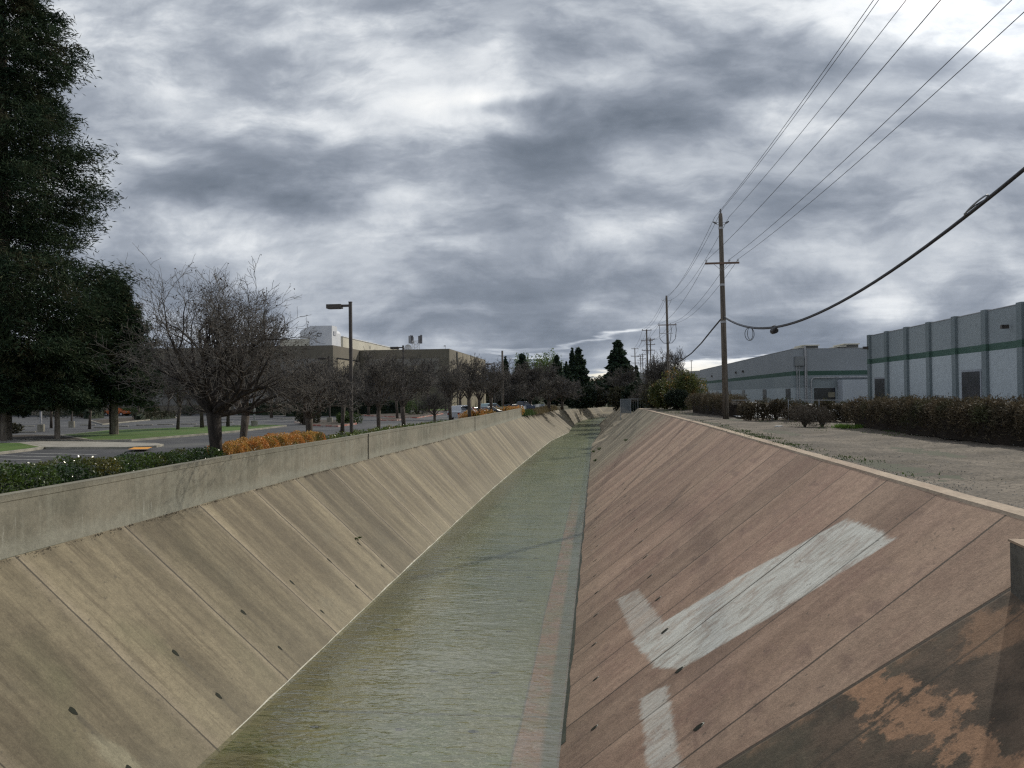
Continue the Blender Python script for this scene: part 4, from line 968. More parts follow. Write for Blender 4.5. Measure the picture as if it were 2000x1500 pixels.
# thicket of bare trees at the bend
for (px, y, T, s_, zs_, lb) in [
    (1000, 128, T5, 1.55, 1.35, 'bare grey tree left of the thicket, behind the third lamp post'),
    (1035, 140, T5, 2.0, 1.65, 'large rounded bare tree making the left half of the thicket by the bend'),
    (1072, 150, T5, 2.0, 1.6, 'large rounded bare tree making the right half of the thicket by the bend'),
    (1098, 165, T5, 1.7, 1.25, 'bare tree at the right end of the thicket sloping down to the bend'),
    (1220, 170, T5, 1.7, 1.6, 'bare tree in front of the tall conifer beyond the gate'),
    (1190, 215, T5, 1.9, 1.2, 'low bare tree beyond the bend, left of the gate panel'),
    (1295, 118, T5, 1.35, 1.65, 'brown bare tree standing over the bushes left of the second utility pole'),
    (1268, 128, T5, 1.0, 1.1, 'small bare tree behind the wire gate'),
    (1320, 150, T4, 1.5, 1.9, 'thin bare tree rising between the second utility pole and the far warehouse')]:
    tree_y(px, y, T, px*.37, (s_, s_, zs_), lb, group='bare trees round the bend', z=LOT)

# --- conifers ----------------------------------------------------------------
def conifer(seed, H, base, R0, prof, nb, per, leaf, droop=.25, aspect=.22, trunk_r=.35, lump=.18, whorl=0):
    rs = np.random.RandomState(seed); R = random.Random(seed); Cs = []; Ds = []; k = MB()
    k.tube([(0, 0, -.2), (0, 0, H*.5), (0, 0, H*.98)], [trunk_r, trunk_r*.6, .04], 8)
    for i in range(nb):
        u = (i+rs.uniform())/nb
        if whorl: u = min(.995, ((i//whorl)+.5)*whorl/nb + rs.normal(0, .0035))
        z = base+(H-base)*u; r = prof(u)*R0*rs.uniform(.72, 1.12)*(1+lump*math.sin(u*37+seed)*math.cos(u*11))
        a = i*2.39996+rs.uniform(-.4, .4); ca, sa = math.cos(a), math.sin(a)
        m_ = max(6, int(per*(r/R0)**1.0)); t_ = rs.uniform(.12, 1, m_)**.62
        sag = -droop*r*t_**1.6+.10*r*(t_ > .85)
        sp = (.10+.20*(1-t_))*r
        C = np.stack([ca*r*t_-sa*rs.normal(0, 1, m_)*sp, sa*r*t_+ca*rs.normal(0, 1, m_)*sp, z+sag+rs.normal(0, .10*r/3+.08, m_)], 1)
        D = np.tile(np.array([ca, sa, -.25]), (m_, 1)); Cs.append(C); Ds.append(D)
        if r > 1.2 and i % 2 == 0: k.tube([(0, 0, z), (ca*r*.5, sa*r*.5, z-droop*r*.3), (ca*r*.95, sa*r*.95, z-droop*r*.85)], [.05+.012*r, .03, .008], 3, cap=False)
    C = np.concatenate(Cs); D = np.concatenate(Ds)
    me1 = bpy.data.meshes.new('conifer_trunk'); me1.from_pydata(k.v, [], k.f)
    return me1, quads_mesh('conifer_foliage', leaf_quads(rs, C, leaf, aspect, D, .75)), None
RW = conifer(3, 42, 4.2, 8.3, lambda u: (1-u)**.62*(.60+.40*min(1, u/.08)), 612, 700, .42, .34, .17, .5, .24, whorl=18)
r_ = ray(8, 800); yR = 53.5
place_tree('redwood_tree', RW, (r_.x/r_.y*yR, yR, LOT), 0, 1, 'huge dark redwood at the left edge, taller than the frame', (M['bark_pale'], M['needle'], None))
RW2 = conifer(8, 12.4, 2.9, 3.8, lambda u: (1-u)**.42*(.6+.4*min(1, u/.1)), 200, 380, .36, .30, .24, .3)
x, y, _ = onZ(217, 852, LOT)
place_tree('redwood_tree', RW2, (x+.3, y, LOT), 0, 1, 'smaller dark redwood on the lawn strip, right of the huge one', (M['bark_pale'], M['needle'], None))
RW3 = conifer(9, 8.5, 2.5, 2.6, lambda u: (1-u)**.6*(.7+.3*min(1, u/.1)), 130, 330, .32, .3, .24, .2)
x, y, _ = onZ(112, 861, LOT)
place_tree('redwood_tree', RW3, (x, y, LOT), 0, 1, 'short green redwood with a thin trunk beside the lamp with the concrete base', (M['bark_pale'], M['needle'], None))
x, y, _ = onZ(28, 863, LOT)
place_tree('redwood_tree', RW3, (x, y-1, LOT), 1.3, (1, 1, .9), 'short redwood at the left edge under the huge one', (M['bark_pale'], M['needle'], None))
CN = conifer(4, 14, 1.0, 2.6, lambda u: (1-u)**.75*(.75+.25*min(1, u/.1))*(1+.08*math.sin(u*24)), 130, 110, .8, .1, .4, .3, .3)
CN2 = conifer(6, 14, 1.0, 3.2, lambda u: (1-u)**.6*(.7+.3*min(1, u/.15))*(1+.10*math.sin(u*21)), 130, 120, .9, .05, .45, .3, .35)
for (px, y, T, w_, h_, lb) in [
    (988, 205, CN, 1.0, .92, 'narrow dark conifer with a thin tip right of the tall wooden post'),
    (1021, 190, CN2, 1.15, .90, 'dark pointed conifer behind the left part of the bare thicket'),
    (1088, 205, CN2, 1.0, .92, 'dark conifer at the left of the conifer group by the bend'),
    (1107, 215, CN, 1.0, .84, 'short narrow conifer filling the middle of the conifer group by the bend'),
    (1119, 222, CN, 1.0, 1.12, 'left spire of the tallest twin conifers by the bend'),
    (1131, 225, CN2, 1.25, 1.13, 'right spire of the tallest twin conifers by the bend'),
    (1208, 190, CN2, 1.35, 1.10, 'tall dark conifer standing alone right of the bright gap in the clouds'),
    (1224, 195, CN2, 1.2, .80, 'shorter conifer leaning on the right side of the tall lone conifer'),
    (1244, 215, CN2, .55, .74, 'small dark tree behind the distant utility poles')]:
    r = ray(px, 790); place_tree('conifer', T, (r.x/r.y*y, y, LOT-.3), px*.7, (w_, w_, h_), lb, (M['bark'], M['conifer'], None), 'conifers round the bend')
for (px, y, r0, h0, m, lb, sd_) in [
    (1040, 230, 5.0, 12.6, 'springgreen', 'pale green leafy tree behind the bare thicket, the left one', 81), (1068, 235, 5.4, 13.6, 'springgreen', 'pale green leafy tree behind the bare thicket, the right one', 82),
    (974, 190, 2.6, 8.5, 'olive', 'green bushy tree left of the tall wooden post', 83),
    (1145, 185, 3.0, 4.6, 'darkhedge', 'dark green bush in the dip below the bright gap', 84), (1165, 190, 3.2, 4.0, 'olive', 'olive bush beside the dark bush in the dip', 85), (1125, 190, 2.6, 3.8, 'darkhedge', 'dark bush at the foot of the twin conifers', 86),
    (1180, 240, 6, 8.0, 'olive', 'mass of olive trees far behind the bend', 87), (1215, 150, 3.2, 4.2, 'olive', 'dark olive bush behind the grey gate panel', 88), (1250, 140, 3.2, 4.8, 'darkhedge', 'dark bush behind the wire gate', 89), (1240, 250, 5.5, 6.5, 'darkhedge', 'dark tree clump behind the distant utility poles', 90),
    (1110, 240, 5, 6.5, 'darkhedge', 'dark green clump behind the right end of the thicket', 91), (1000, 210, 5, 6.0, 'olive', 'olive clump behind the parked cars', 92), (960, 240, 4, 6, 'olive', 'olive clump behind the third lamp post', 93)]:
    r = ray(px, 790); blob_bush('leafy_tree', (r.x/r.y*y, y, LOT-.3), r0, h0, 5500, .55, M[m], lb, sd_, cat='tree', group='leafy trees round the bend', lumps=9)
# shrubs in the lot
for (px, py, r0, h0, m, lb, sd_) in [
    (592, 829, 1.2, 1.3, 'olive', 'low shrub at the left end of the red-kerbed island', 101), (680, 828, 1.2, 1.2, 'weed_dark', 'low bright green shrub at the right end of the red-kerbed island', 102),
    (815, 811, 1.9, 2.2, 'weed_dark', 'spiky green shrubs on the corner island', 103), (755, 809, 1.6, 2.4, 'weed_dark', 'round green shrub behind the second lamp post', 104),
    (10, 852, 1.5, 1.1, 'olive', 'low dark shrub at the left edge under the redwoods', 105), (110, 818, 2.2, 2.0, 'darkhedge', 'dark shrub mass behind the slim lamp with concrete base', 106), (160, 816, 1.6, 1.6, 'olive', 'dark shrub left of the square clipped shrub', 107),
    (250, 812, 1.8, 1.5, 'weed_dark', 'green shrub at the edge of the far lot, right of the leaning trunk', 108), (292, 811, 1.3, 1.6, 'mixbush', 'reddish shrub near the grey wall left of the orange car', 109),
    (372, 812, 1.8, 1.6, 'darkhedge', 'dark shrub beside the orange car', 110)]:
    x, y, _ = onZ(px, py, LOT); blob_bush('shrub', (x, y, LOT), r0, h0, 2200, .18, M[m], lb, sd_, cat='shrub', group='shrubs of the parking lot')
for (px, y, r0, h0, lb, sd_) in [
    (925, 84, 1.5, 1.2, 'orange shrub in front of the dark red car', 111), (945, 92, 1.4, 1.2, 'orange shrub under the bare tree left of the third lamp post', 112),
    (992, 112, 2.0, 1.25, 'orange shrub row at the foot of the tall wooden post', 113), (1012, 116, 1.6, 1.25, 'orange shrub at the far end of the concrete wall', 114)]:
    r = ray(px, 800); blob_bush('orange_shrub', (r.x/r.y*y, y, LOT), r0, h0, 2600, .17, M['orange'], lb, sd_, cat='shrub', group='orange shrubs behind the wall')
# planting on the far left crest
cr = [(-10.3-rnd.uniform(.0, .9), rnd.uniform(118, 128), -3.0) for _ in range(20)]
tag(blades('weed_clump', cr, 2600, .9, .5, M['weed_dark'], seed=12, wid=.05), 'dark green weeds where the concrete wall ends above the left bank', 'weeds', kind='stuff')
cr = [(-9.9+(y-135)*.035-rnd.uniform(.1, 1.6), y, -3.1) for y in [rnd.uniform(129, 175) for _ in range(90)]]
tag(blades('dry_grass', cr, 9000, 1.0, .6, M['drygrass'], seed=13, wid=.05), 'tall dry straw-coloured grass on the left bank before the bend', 'grass', kind='stuff')
# tufts growing out of the right bank joints and left bank
for i, (side, x, y, s_, lb) in enumerate([('R', .35, 88, .35, 'dark weed tuft low on the right bank, the larger of the far pair'), ('R', -.1, 78, .25, 'small dark weed at the water edge of the right bank'), ('R', 2.6, 72, .22, 'small weed growing high on the far right bank'), ('L', -9.1, 30.3, .07, 'small green weed growing in the left bank'), ('R', -.25, 92, .3, 'dark weed beside the far right water edge')]):
    p, _ = bank_pt(side, x, y)
    tag(blades('bank_weed', [p, (p[0]+.1, p[1]+.2, p[2])], 140, s_, s_*.4, M['weed_dark'], seed=30+i, wid=.02, lean=.8), lb, 'weed', 'weeds growing out of the banks')

# ------------------------------------------------------------------ buildings on the left
def building_left():
    b = thing('warehouse', (-49.4, 151, LOT), 'large taupe concrete warehouse with a stepped front and white rooms on its roof', 'building'); L_ = Vector(b.location)
    def add(mb_, nm, m, par=b, **k):
        mb_.v = [(v[0]-L_.x, v[1]-L_.y, v[2]-L_.z) for v in mb_.v] if par is b else [(v[0]-L_.x, v[1]-L_.y, v[2]-L_.z) for v in mb_.v]
        return mb_.build(nm, m, par, **k)
    T = 9.9; B = LOT-.2
    wl = MB(); wl.box(-190, -49.4, 151, 260, B, T); add(wl, 'west_wing', M['walltaupe'])
    wl = MB(); wl.box(-49.3, -30.2, 168.5, 225, B, T-.05); add(wl, 'east_wing', M['walltaupe'])
    pn = MB(); pn.box(-48, -32.4, 168.42, 168.49, 2.0, 7.9); add(pn, 'wall_panel', M['walltan'] if False else mat('panelgrey', (.22, .21, .185), (.25, .235, .205), .2, .9))
    # pale wall panels of the lit side
    y = 178.5; k = 0
    while y < 219:
        p_ = MB(); p_.box(-30.19, -30.10, y+.12, y+6.2, B, T-.5+.25); add(p_, 'wall_panel', M['walltan']); y += 6.4; k += 1
    p_ = MB(); p_.box(-30.19, -30.08, 170.5, 176.8, B, 7.4); add(p_, 'wall_panel', M['walltan'])
    p_ = MB(); p_.box(-30.19, -30.08, 219.8, 224.2, B, 7.4); add(p_, 'wall_panel', M['walltan'])
    for y in (177.4, 219.0):
        p_ = MB(); p_.box(-30.19, -30.05, y-.2, y+.2, B, T-.3); add(p_, 'wall_groove', M['opening'])
    p_ = MB(); p_.box(-30.19, -30.04, 178.7, 184.3, 3.7, 5.2); add(p_, 'wall_panel', M['walltaupe'])
    p_ = MB(); p_.box(-49.38, -49.3, 153.5, 168, 2.2, 7.4); add(p_, 'wall_panel', M['walltan'])
    p_ = MB(); p_.box(-49.39, -49.25, 153.2, 168.3, 7.4, 7.65); add(p_, 'ledge', M['opening'])
    # panels of the long front
    for i in range(14):
        p_ = MB(); x1 = -51.5-i*9.0; p_.box(x1-8.2, x1, 150.92, 150.99, -1.2, 7.4); add(p_, 'wall_panel', mat('panelgrey2', (.20, .195, .18), (.24, .23, .21), .2, .9) if i == 0 else bpy.data.materials['panelgrey2'])
    # entrance block of the east wing
    p_ = MB(); p_.box(-46, -36.2, 161.5, 168.4, B, 6.0-1.0); add(p_, 'entrance_block', M['walltaupe'])
    p_ = MB(); p_.box(-46.2, -36.0, 161.3, 168.4, 5.05, 6.2); add(p_, 'entrance_fascia', M['walltaupe'])
    p_ = MB(); p_.box(-36.19, -36.12, 162.5, 167.8, B, 4.8); add(p_, 'wall_panel', M['walltan'])
    p_ = MB(); p_.box(-37.6, -35.2, 168.3, 168.39, 2.9, 4.0); add(p_, 'window', M['opening'])
    for x0 in (-80, -88, -62): p_ = MB(); p_.box(x0, x0+2.6, 150.85, 150.9, .1, 1.6); add(p_, 'window', M['opening'])
    p_ = MB(); p_.box(-69, -65, 150.85, 150.9, B, 1.0); add(p_, 'door', mat('doorgrey', (.3, .3, .3), (.35, .35, .35), 1, .7))
    for x0 in (-46, -43, -40): p_ = MB(); p_.box(x0, x0+1.8, 161.2, 161.28, -1.8, 1.2); add(p_, 'window', M['opening'])
    # roof items
    r_ = MB(); r_.box(-55.4, -50.9, 155, 158.3, T-.3, 14.0); rr = add(r_, 'roof_room', M['white'])
    mk = MB(); mk.box(-53.9, -52.9, 154.93, 154.98, 12.45, 12.62)
    for i in range(10):
        t0, t1 = math.pi*i/10, math.pi*(i+1)/10; q = lambda t_, r: (-53.4+math.cos(t_)*r, 154.95, 12.3-math.sin(t_)*r)
        mk.quad(q(t0, .42), q(t1, .42), q(t1, .30), q(t0, .30))
    mk.v = [(v[0]-L_.x, v[1]-L_.y, v[2]-L_.z) for v in mk.v]; mk.build('wall_mark', M['darkmark'], rr)
    m2 = MB(); m2.box(-50.85, -50.80, 155.9, 157.3, 12.2, 13.0); m2.v = [(v[0]-L_.x, v[1]-L_.y, v[2]-L_.z) for v in m2.v]; m2.build('wall_mark', mat('palemark', (.42, .44, .48), (.5, .5, .53), 2, .8), rr)
    r_ = MB(); r_.box(-62, -55.45, 156.5, 166, T-.3, 11.6); add(r_, 'roof_room', M['cream'])
    r_ = MB(); hp = [(-55.6+math.cos(math.pi*i/14)*3.3, 13.0+math.sin(math.pi*i/14)*1.2) for i in range(15)]   # rounded white hood
    r_.add([(x, 159.2, z) for x, z in hp]+[(x, 165, z) for x, z in hp], [tuple(range(15)), tuple(range(29, 14, -1))]+[(i, i+15, i+16, i+1) for i in range(14)]); r_.box(-58.9, -52.3, 159.2, 165, T, 13.0)
    add(r_, 'roof_hood', M['white'])
    r_ = MB(); r_.box(-62, -54.8, 174.5, 240, T-.3, 13.2); add(r_, 'roof_monitor', M['cream'])
    r_ = MB(); r_.box(-62.1, -54.7, 174.4, 240, 13.22, 13.42); add(r_, 'parapet_cap', M['white'])
    for (x, y) in ((-42, 172), (-31.5, 171)): r_ = MB(); r_.cyl((x, y, T-.1), (x, y, T+.6), .04, n=6); r_.box(x-.3, x+.1, y-.1, y+.1, T+.6, T+.8); add(r_, 'roof_camera', M['steel'])
    return b
building_left()
def antenna():
    x, y, z = onY(812, 682, 185); z = 9.85
    o = thing('antenna_tower', (x, y, z), 'white lattice antenna mast with two clusters of grey panels on the warehouse roof', 'antenna')
    f = MB(); r = .9; h = 2.9
    for a in range(4):
        c = (r*math.cos(a*math.pi/2+.6), r*math.sin(a*math.pi/2+.6)); f.cyl((c[0], c[1], 0), (c[0], c[1], h), .06, n=6)
        d = (r*math.cos((a+1)*math.pi/2+.6), r*math.sin((a+1)*math.pi/2+.6))
        for k in range(4): f.cyl((c[0], c[1], k*h/4), (d[0], d[1], (k+1)*h/4), .035, n=4); f.cyl((c[0], c[1], (k+1)*h/4), (d[0], d[1], (k+1)*h/4), .035, n=4)
    f.build('lattice', M['white'], o)
    rr = random.Random(2)
    for s_ in (-1, 1):
        p_ = MB()
        for i in range(7):
            X = s_*1.05+rr.uniform(-.35, .35); Y = rr.uniform(-.6, .6); p_.box(X-.13, X+.13, Y-.08, Y+.08, h-.6, h+rr.uniform(.9, 1.5), rr.uniform(-.6, .6))
        p_.build('antenna_panel', M['darkmark'], o)
    return o
antenna()
x, y, z = onY(797, 675, 180); o = thing('satellite_dish', (x, y, 9.8), 'round white satellite dish on the warehouse roof left of the antenna mast', 'satellite dish')
dm = MB(); n = 20; vs = [(0, .25, 1.0)]
for k in range(n): t_ = 6.2832*k/n; vs += [(math.cos(t_)*.55, .12, 1.0+math.sin(t_)*.55), (math.cos(t_)*.85, -.1, 1.0+math.sin(t_)*.85)]
fs = [(0, 1+2*k, 1+2*((k+1) % n)) for k in range(n)] + [(1+2*k, 2+2*k, 2+2*((k+1) % n), 1+2*((k+1) % n)) for k in range(n)]
dm.add(vs, fs).build('dish', M['white'], o, True); MB().cyl((0, .2, 0), (0, .2, 1.0), .06, n=8).build('mast', M['steel'], o)

# ------------------------------------------------------------------ warehouses on the right
def building_right_near():
    b = thing('warehouse', (0, 0, 0), 'near blue-grey warehouse with upright pilasters and a dark green stripe', 'building')
    X0 = 36.7; T = 7.35; B = ROAD-.3
    MB().box(X0, X0+60, 20, 114.4, B, 3.6).build('lower_wall', M['wallblue'], b)
    MB().box(X0, X0+60, 20, 114.4, 3.6, 4.25).build('green_stripe', M['stripe'], b)
    MB().box(X0, X0+60, 20, 114.4, 4.25, T).build('upper_wall', M['wallgreen'], b)
    ys = [114.0-6.55*k for k in range(13)]
    for y in ys:
        p_ = MB().box(X0-.28, X0-.002, y-.45, y+.45, B, 3.6).build('pilaster', M['wallpil'], b)
        MB().box(X0-.28, X0-.002, y-.45, y+.45, 3.6, 4.25).build('green_stripe', M['stripe'], p_)
        MB().box(X0-.28, X0+.35, y-.45, y+.45, 4.25, T+.14).build('pilaster_top', M['wallpil'], p_)
    MB().box(X0-.05, X0+.4, 20, 114.4, T+.002, T+.07).build('parapet_cap', M['steel'], b)
    for (y0, y1, z1) in ((108.3, 112.2, 1.55), (82.6, 86.4, 1.75), (62, 66, 1.75)):
        d = MB().box(X0-.06, X0-.003, y0-.25, y1+.25, B, z1+.2).build('door_frame', mat('dframe', (.28, .30, .33), None, 1, .7), b)
        MB().box(X0-.09, X0-.062, y0, y1, B, z1).build('door', M['opening'], d)
    for (y, z) in ((114.6, 5.6), (77.0, 5.35)):
        MB().box(X0-.9, X0-.29, y-.7, y-.35, z, z+.35).build('wall_light', M['bronze'], b)
    return b
building_right_near()
def building_right_far():
    b = thing('warehouse', (0, 0, 0), 'farther blue-grey warehouse behind the near utility pole, with pipes at its corner', 'building')
    X0 = 33.5; Y0 = 143.6; T = 7.25; B = ROAD-.3
    def layer(nm, z0, z1, m): MB().box(X0, X0+60, Y0, 268, z0, z1).build(nm, m, b)
    layer('lower_wall', B, .65, M['wallblue']); layer('middle_wall', .65, 2.75, M['wallgreen']); layer('green_stripe', 2.75, 3.5, M['stripe']); layer('upper_wall', 3.5, T, mat('wallgrey', (.28, .30, .32), (.31, .33, .35), .1, .8))
    MB().box(X0-.05, X0+60, Y0-.05, 268.05, T+.002, T+.08).build('parapet_cap', M['steel'], b)
    for px, wy in ((1539.5, 3.5), (1493.5, 3.6), (1452.5, 3.7), (1425, 3.9), (1401, 4), (1384, 4)):
        r = ray(px, 770); y = X0/(r.x/r.y)
        MB().box(X0-.05, X0-.003, y-wy/2, y+wy/2, B, .55).build('window', M['opening'], b)
    for px in (1438, 1452, 1391):
        r = ray(px, 720); y = X0/(r.x/r.y); MB().box(X0-.35, X0-.003, y-.3, y+.3, 4.5, 5.0).build('wall_light', M['bronze'], b)
    def fx(px): r = ray(px, 770); return r.x/r.y*Y0
    e = MB().box(fx(1553), fx(1570), Y0-.5, Y0-.003, 4.4, 6.0).build('electric_cabinet', M['darkmark'] if False else mat('cabinet', (.20, .21, .22), (.24, .25, .25), 1, .7), b)
    for px in (1556.5, 1561): MB().cyl((fx(px), Y0-.25, B), (fx(px), Y0-.25, 4.4), .07, n=8).build('conduit', M['steel'], e)
    MB().cyl((fx(1573), Y0-.25, B), (fx(1573), Y0-.25, T+.5), .14, n=8).build('drain_pipe', M['steel'], b)
    MB().cyl((fx(1576), Y0-.2, B), (fx(1576), Y0-.2, T-.2), .08, n=8).build('drain_pipe', M['steel'], b)
    zp = 2.35; MB().tube([(fx(1584), Y0-.3, B), (fx(1584), Y0-.3, zp-.6), (fx(1586), Y0-.3, zp-.15), (fx(1591), Y0-.3, zp), (fx(1760), Y0-.3, zp)], .12, 8).build('gas_pipe', M['steel'], b)
    d = MB().box(fx(1590), fx(1631), Y0-.08, Y0-.003, B, .6).build('loading_door', M['opening'], b)
    MB().box(fx(1617), fx(1630), Y0-.14, Y0-.09, -1.0, -.15).build('notice', mat('notice', (.22, .20, .15), (.3, .27, .2), 1, .8), d)
    MB().box(fx(1635), fx(1760), Y0-3.2, Y0-.35, B, 1.9).build('annex', M['white'] if False else mat('annexw', (.42, .45, .50), (.46, .49, .53), .3, .8), b)
    for (a, c, h) in ((1583, 1612, .75), (1578, 1584, .45), (1665, 1693, .85), (1657, 1666, .5)):
        u = MB().box(fx(a), fx(c), Y0+4, Y0+10, T, T+h).build('rooftop_unit', mat('rtu', (.12, .12, .11), None, 1, .8) if 'rtu' not in bpy.data.materials else bpy.data.materials['rtu'], b)
        MB().box(fx(a)-.2, fx(c)+.2, Y0+3.8, Y0+10.2, T+h, T+h+.18).build('unit_lid', M['cream'], u)
    # sign on the annex
    MB().box(fx(1689), fx(1696), Y0-3.26, Y0-3.21, -.6, .1).build('notice', mat('plate', (.3, .32, .34), (.2, .2, .2), 4, .8), b)
    return b
building_right_far()

# ------------------------------------------------------------------ utility poles and wires
wood = M['pole_wood']
def util_pole(x, y, z0, top, label, r=.19, kind=0, lean=(-.011, 0), near=False):
    o = thing('utility_pole', (x, y, z0), label, 'utility pole', 'utility poles along the channel'); H = top-z0
    lx, ly = lean
    def P(z): return (lx*z, ly*z, z)
    MB().tube([P(-.3), P(H*.5), P(H-.35), P(H)], [r*1.05, r*.86, r*.68, r*.60], 12 if near else 8).build('pole', wood, o, True)
    def arm(h, half, shift=0, ins=(), brace=True):
        c = P(h); a = MB().box(c[0]-half+shift, c[0]+half+shift, -.2, -.09, h-.06, h+.06).build('crossarm', M['arm_wood'], o)
        if brace:
            b_ = MB(); b_.cyl((c[0]-half*.5, -.21, h-.06), (c[0]-.05, -.2, h-.5), .018, n=4); b_.cyl((c[0]+half*.5, -.21, h-.06), (c[0]+.05, -.2, h-.5), .018, n=4); b_.build('brace', M['steel'], a)
        for xi in ins:
            i_ = MB(); i_.tube([(c[0]+xi, -.145, h+.06), (c[0]+xi, -.145, h+.12), (c[0]+xi, -.145, h+.14), (c[0]+xi, -.145, h+.2), (c[0]+xi, -.145, h+.27)], [.02, .02, .07, .08, .035], 8)
            i_.build('insulator', M['insul'], a)
    if kind == 0:
        MB().tube([P(H), (P(H)[0], 0, H+.15), (P(H)[0], 0, H+.32)], [.05, .07, .03], 8).build('pin_insulator', M['darkmark'], o)
        h = H-.62; c = P(h)
        for s_ in (-1, 1):
            b_ = MB(); b_.tube([(c[0]+s_*.1, -.1, h-.18), (c[0]+s_*.30, -.12, h-.10), (c[0]+s_*.47, -.12, h)], .022, 5); b_.tube([(c[0]+s_*.1, -.1, h+.02), (c[0]+s_*.35, -.12, h+.0)], .018, 5); b_ = b_.build('bracket', M['steel'], o)
            i_ = MB(); i_.tube([(c[0]+s_*.28, -.12, h-.08), (c[0]+s_*.38, -.12, h-.02), (c[0]+s_*.52, -.12, h+.06)], [.045, .065, .04], 8); i_.build('insulator', M['darkmark'], b_)
        arm(H-3.35, 1.12, 0, (-1.03, .48, 1.03))
        for hb in (H-1.05, H-4.85): MB().cyl(P(hb), P(hb+.14), r*.78+.006, n=12).build('metal_band', M['steel'], o)
        if near: MB().cyl(P(H-7.35), P(H-7.2), r*.95+.006, n=12).build('metal_band', M['steel'], o)
    elif kind == 1:
        h = H-.62; c = P(h)
        for s_ in (-1, 1):
            b_ = MB(); b_.tube([(c[0]+s_*.1, -.1, h-.1), (c[0]+s_*.6, -.12, h-.02), (c[0]+s_*.65, -.12, h+.12)], .03, 5); b_.build('bracket', M['steel'], o)
        arm(H-3.9, 1.2, 0, (-1.1, .4, 1.1), brace=False)
        c = P(H-3.9)
        for xi in (-1.05, .45, 1.1):
            MB().tube([(c[0]+xi, -.2, H-4.0), (c[0]+xi+.06, -.25, H-4.6), (c[0]+xi-.03, -.25, H-5.2), (c[0]+xi*.9, -.25, H-5.8), (c[0]+xi*.5, -.25, H-6.3), (c[0]+.05*xi, -.2, H-6.35)], .035, 6).build('jumper_cable', M['cable'], o)
            MB().tube([(c[0]+xi, -.25, H-5.0), (c[0]+xi, -.25, H-5.5)], .055, 6).build('cutout', M['insul'], o)
        MB().box(c[0]-1.05, c[0]+.7, -.2, -.14, H-5.05, H-4.98).build('bracket', M['steel'], o)
    elif kind == 2:
        arm(H-.2, .9, 0, (-.8, .8), False); arm(H-2.2, 1.1, 0, (-1, .5, 1)); arm(H-4.0, 1.0, 0, (-.9, .9))
    elif kind == 3:
        arm(H-.35, 1.0, 0, (-.9, -.4, .9), False); arm(H-1.5, 1.0, 0, (-.9, .9)); arm(H-2.7, .9, 0, (), False)
        for xi in (-.6, .7): MB().tube([(xi, -.2, H-2.7), (xi, -.25, H-3.4), (xi*.3, -.2, H-3.7)], .035, 5).build('jumper_cable', M['cable'], o)
    elif kind == 4:
        arm(H-.3, .55, 0, (-.45, .45), True)
    return o
util_pole(8.65, 55.9, ROAD-.05, 12.0, 'nearest tall wooden utility pole with one crossarm, standing beside the gravel road', .20, 0, near=True)
util_pole(9.72, 110, ROAD-1.6, 12.95, 'second tall utility pole with looping jumper cables under its crossarm', .20, 1)
util_pole(.0635*157, 157, -3, 12.2, 'third utility pole in the row with three stacked crossarms', .19, 2)
util_pole(.0676*178, 178, -3, 12.0, 'thin utility pole just right of the one with three crossarms', .16, 3)
util_pole(.0488*221, 221, -3, 12.2, 'distant utility pole left of the row in front of the lone conifer', .17, 2)
util_pole(.0554*262, 262, -3, 12.1, 'most distant utility pole of the row above the dark trees', .16, 3)
util_pole(.0578*240, 240, -3, 11.6, 'distant utility pole close to the right of the most distant one', .14, 3)
util_pole(.0816*230, 230, -3, 10.1, 'short distant pole behind the second utility pole', .14, 4)
util_pole(.1155*270, 270, -3, 10.7, 'small lone distant pole between the second utility pole and the far warehouse', .13, 4)
r = ray(1190, 705); util_pole(r.x/r.y*240, 240, -3, r.z/r.y*240, 'thin distant pole left of the tall lone conifer', .15, 9)
o = thing('wooden_post', (0, 0, 0), 'tall plain wooden pole standing behind the concrete wall, right of the third lamp post', 'pole')
r = ray(982, 800); yy = 113.0; tp = ray(981, 685); MB().tube([(r.x/r.y*yy, yy, LOT-.2), (tp.x/tp.y*yy, yy, tp.z/tp.y*yy)], [.17, .13], 10).build('shaft', M['pole_wood'], o, True)
WIRES = thing('overhead_wires', (0, 0, 0), 'thin overhead power wires running between the utility poles', 'wires')
def wire(a, b, sag, r, parent, n=22, m=M['wire']):
    a = Vector(a); b = Vector(b); pts = []
    for i in range(n+1):
        u = i/n; p = a.lerp(b, u); p.z -= sag*4*u*(1-u); pts.append(p)
    return MB().tube(pts, r, 5).build('wire', m, parent)
ends1 = [(8.56, 55.85, 12.2), (8.10, 55.8, 11.75), (9.05, 55.8, 11.75), (7.55, 55.75, 8.9), (9.05, 55.75, 8.9), (9.60, 55.75, 8.9)]
ends0 = [(8.5, 2, 12.1), (8.05, 2, 11.7), (8.98, 2, 11.7), (7.45, 2, 8.8), (9.0, 2, 8.8), (9.55, 2, 8.8)]
ends2 = [(9.62, 110, 12.95), (9.15, 110, 12.4), (10.2, 110, 12.4), (8.6, 110, 9.3), (10.0, 110, 9.3), (10.7, 110, 9.3)]
ends3 = [(9.95, 157, 12.3), (9.1, 157, 12.2), (10.8, 157, 12.2), (8.9, 157, 10.2), (10.4, 157, 10.2), (10.9, 157, 10.2)]
for a, b_, c_, d_ in zip(ends0, ends1, ends2, ends3):
    wire(a, b_, .55, .011, WIRES); wire(b_, c_, .9, .013, WIRES); wire(c_, d_, .7, .016, WIRES, 12)
    wire(d_, (d_[0]+.9, 221, d_[2]), 1.0, .018, WIRES, 12)
wire((-20.6, 175, 8.6), (-3, 300, 8.8), 1, .03, WIRES)
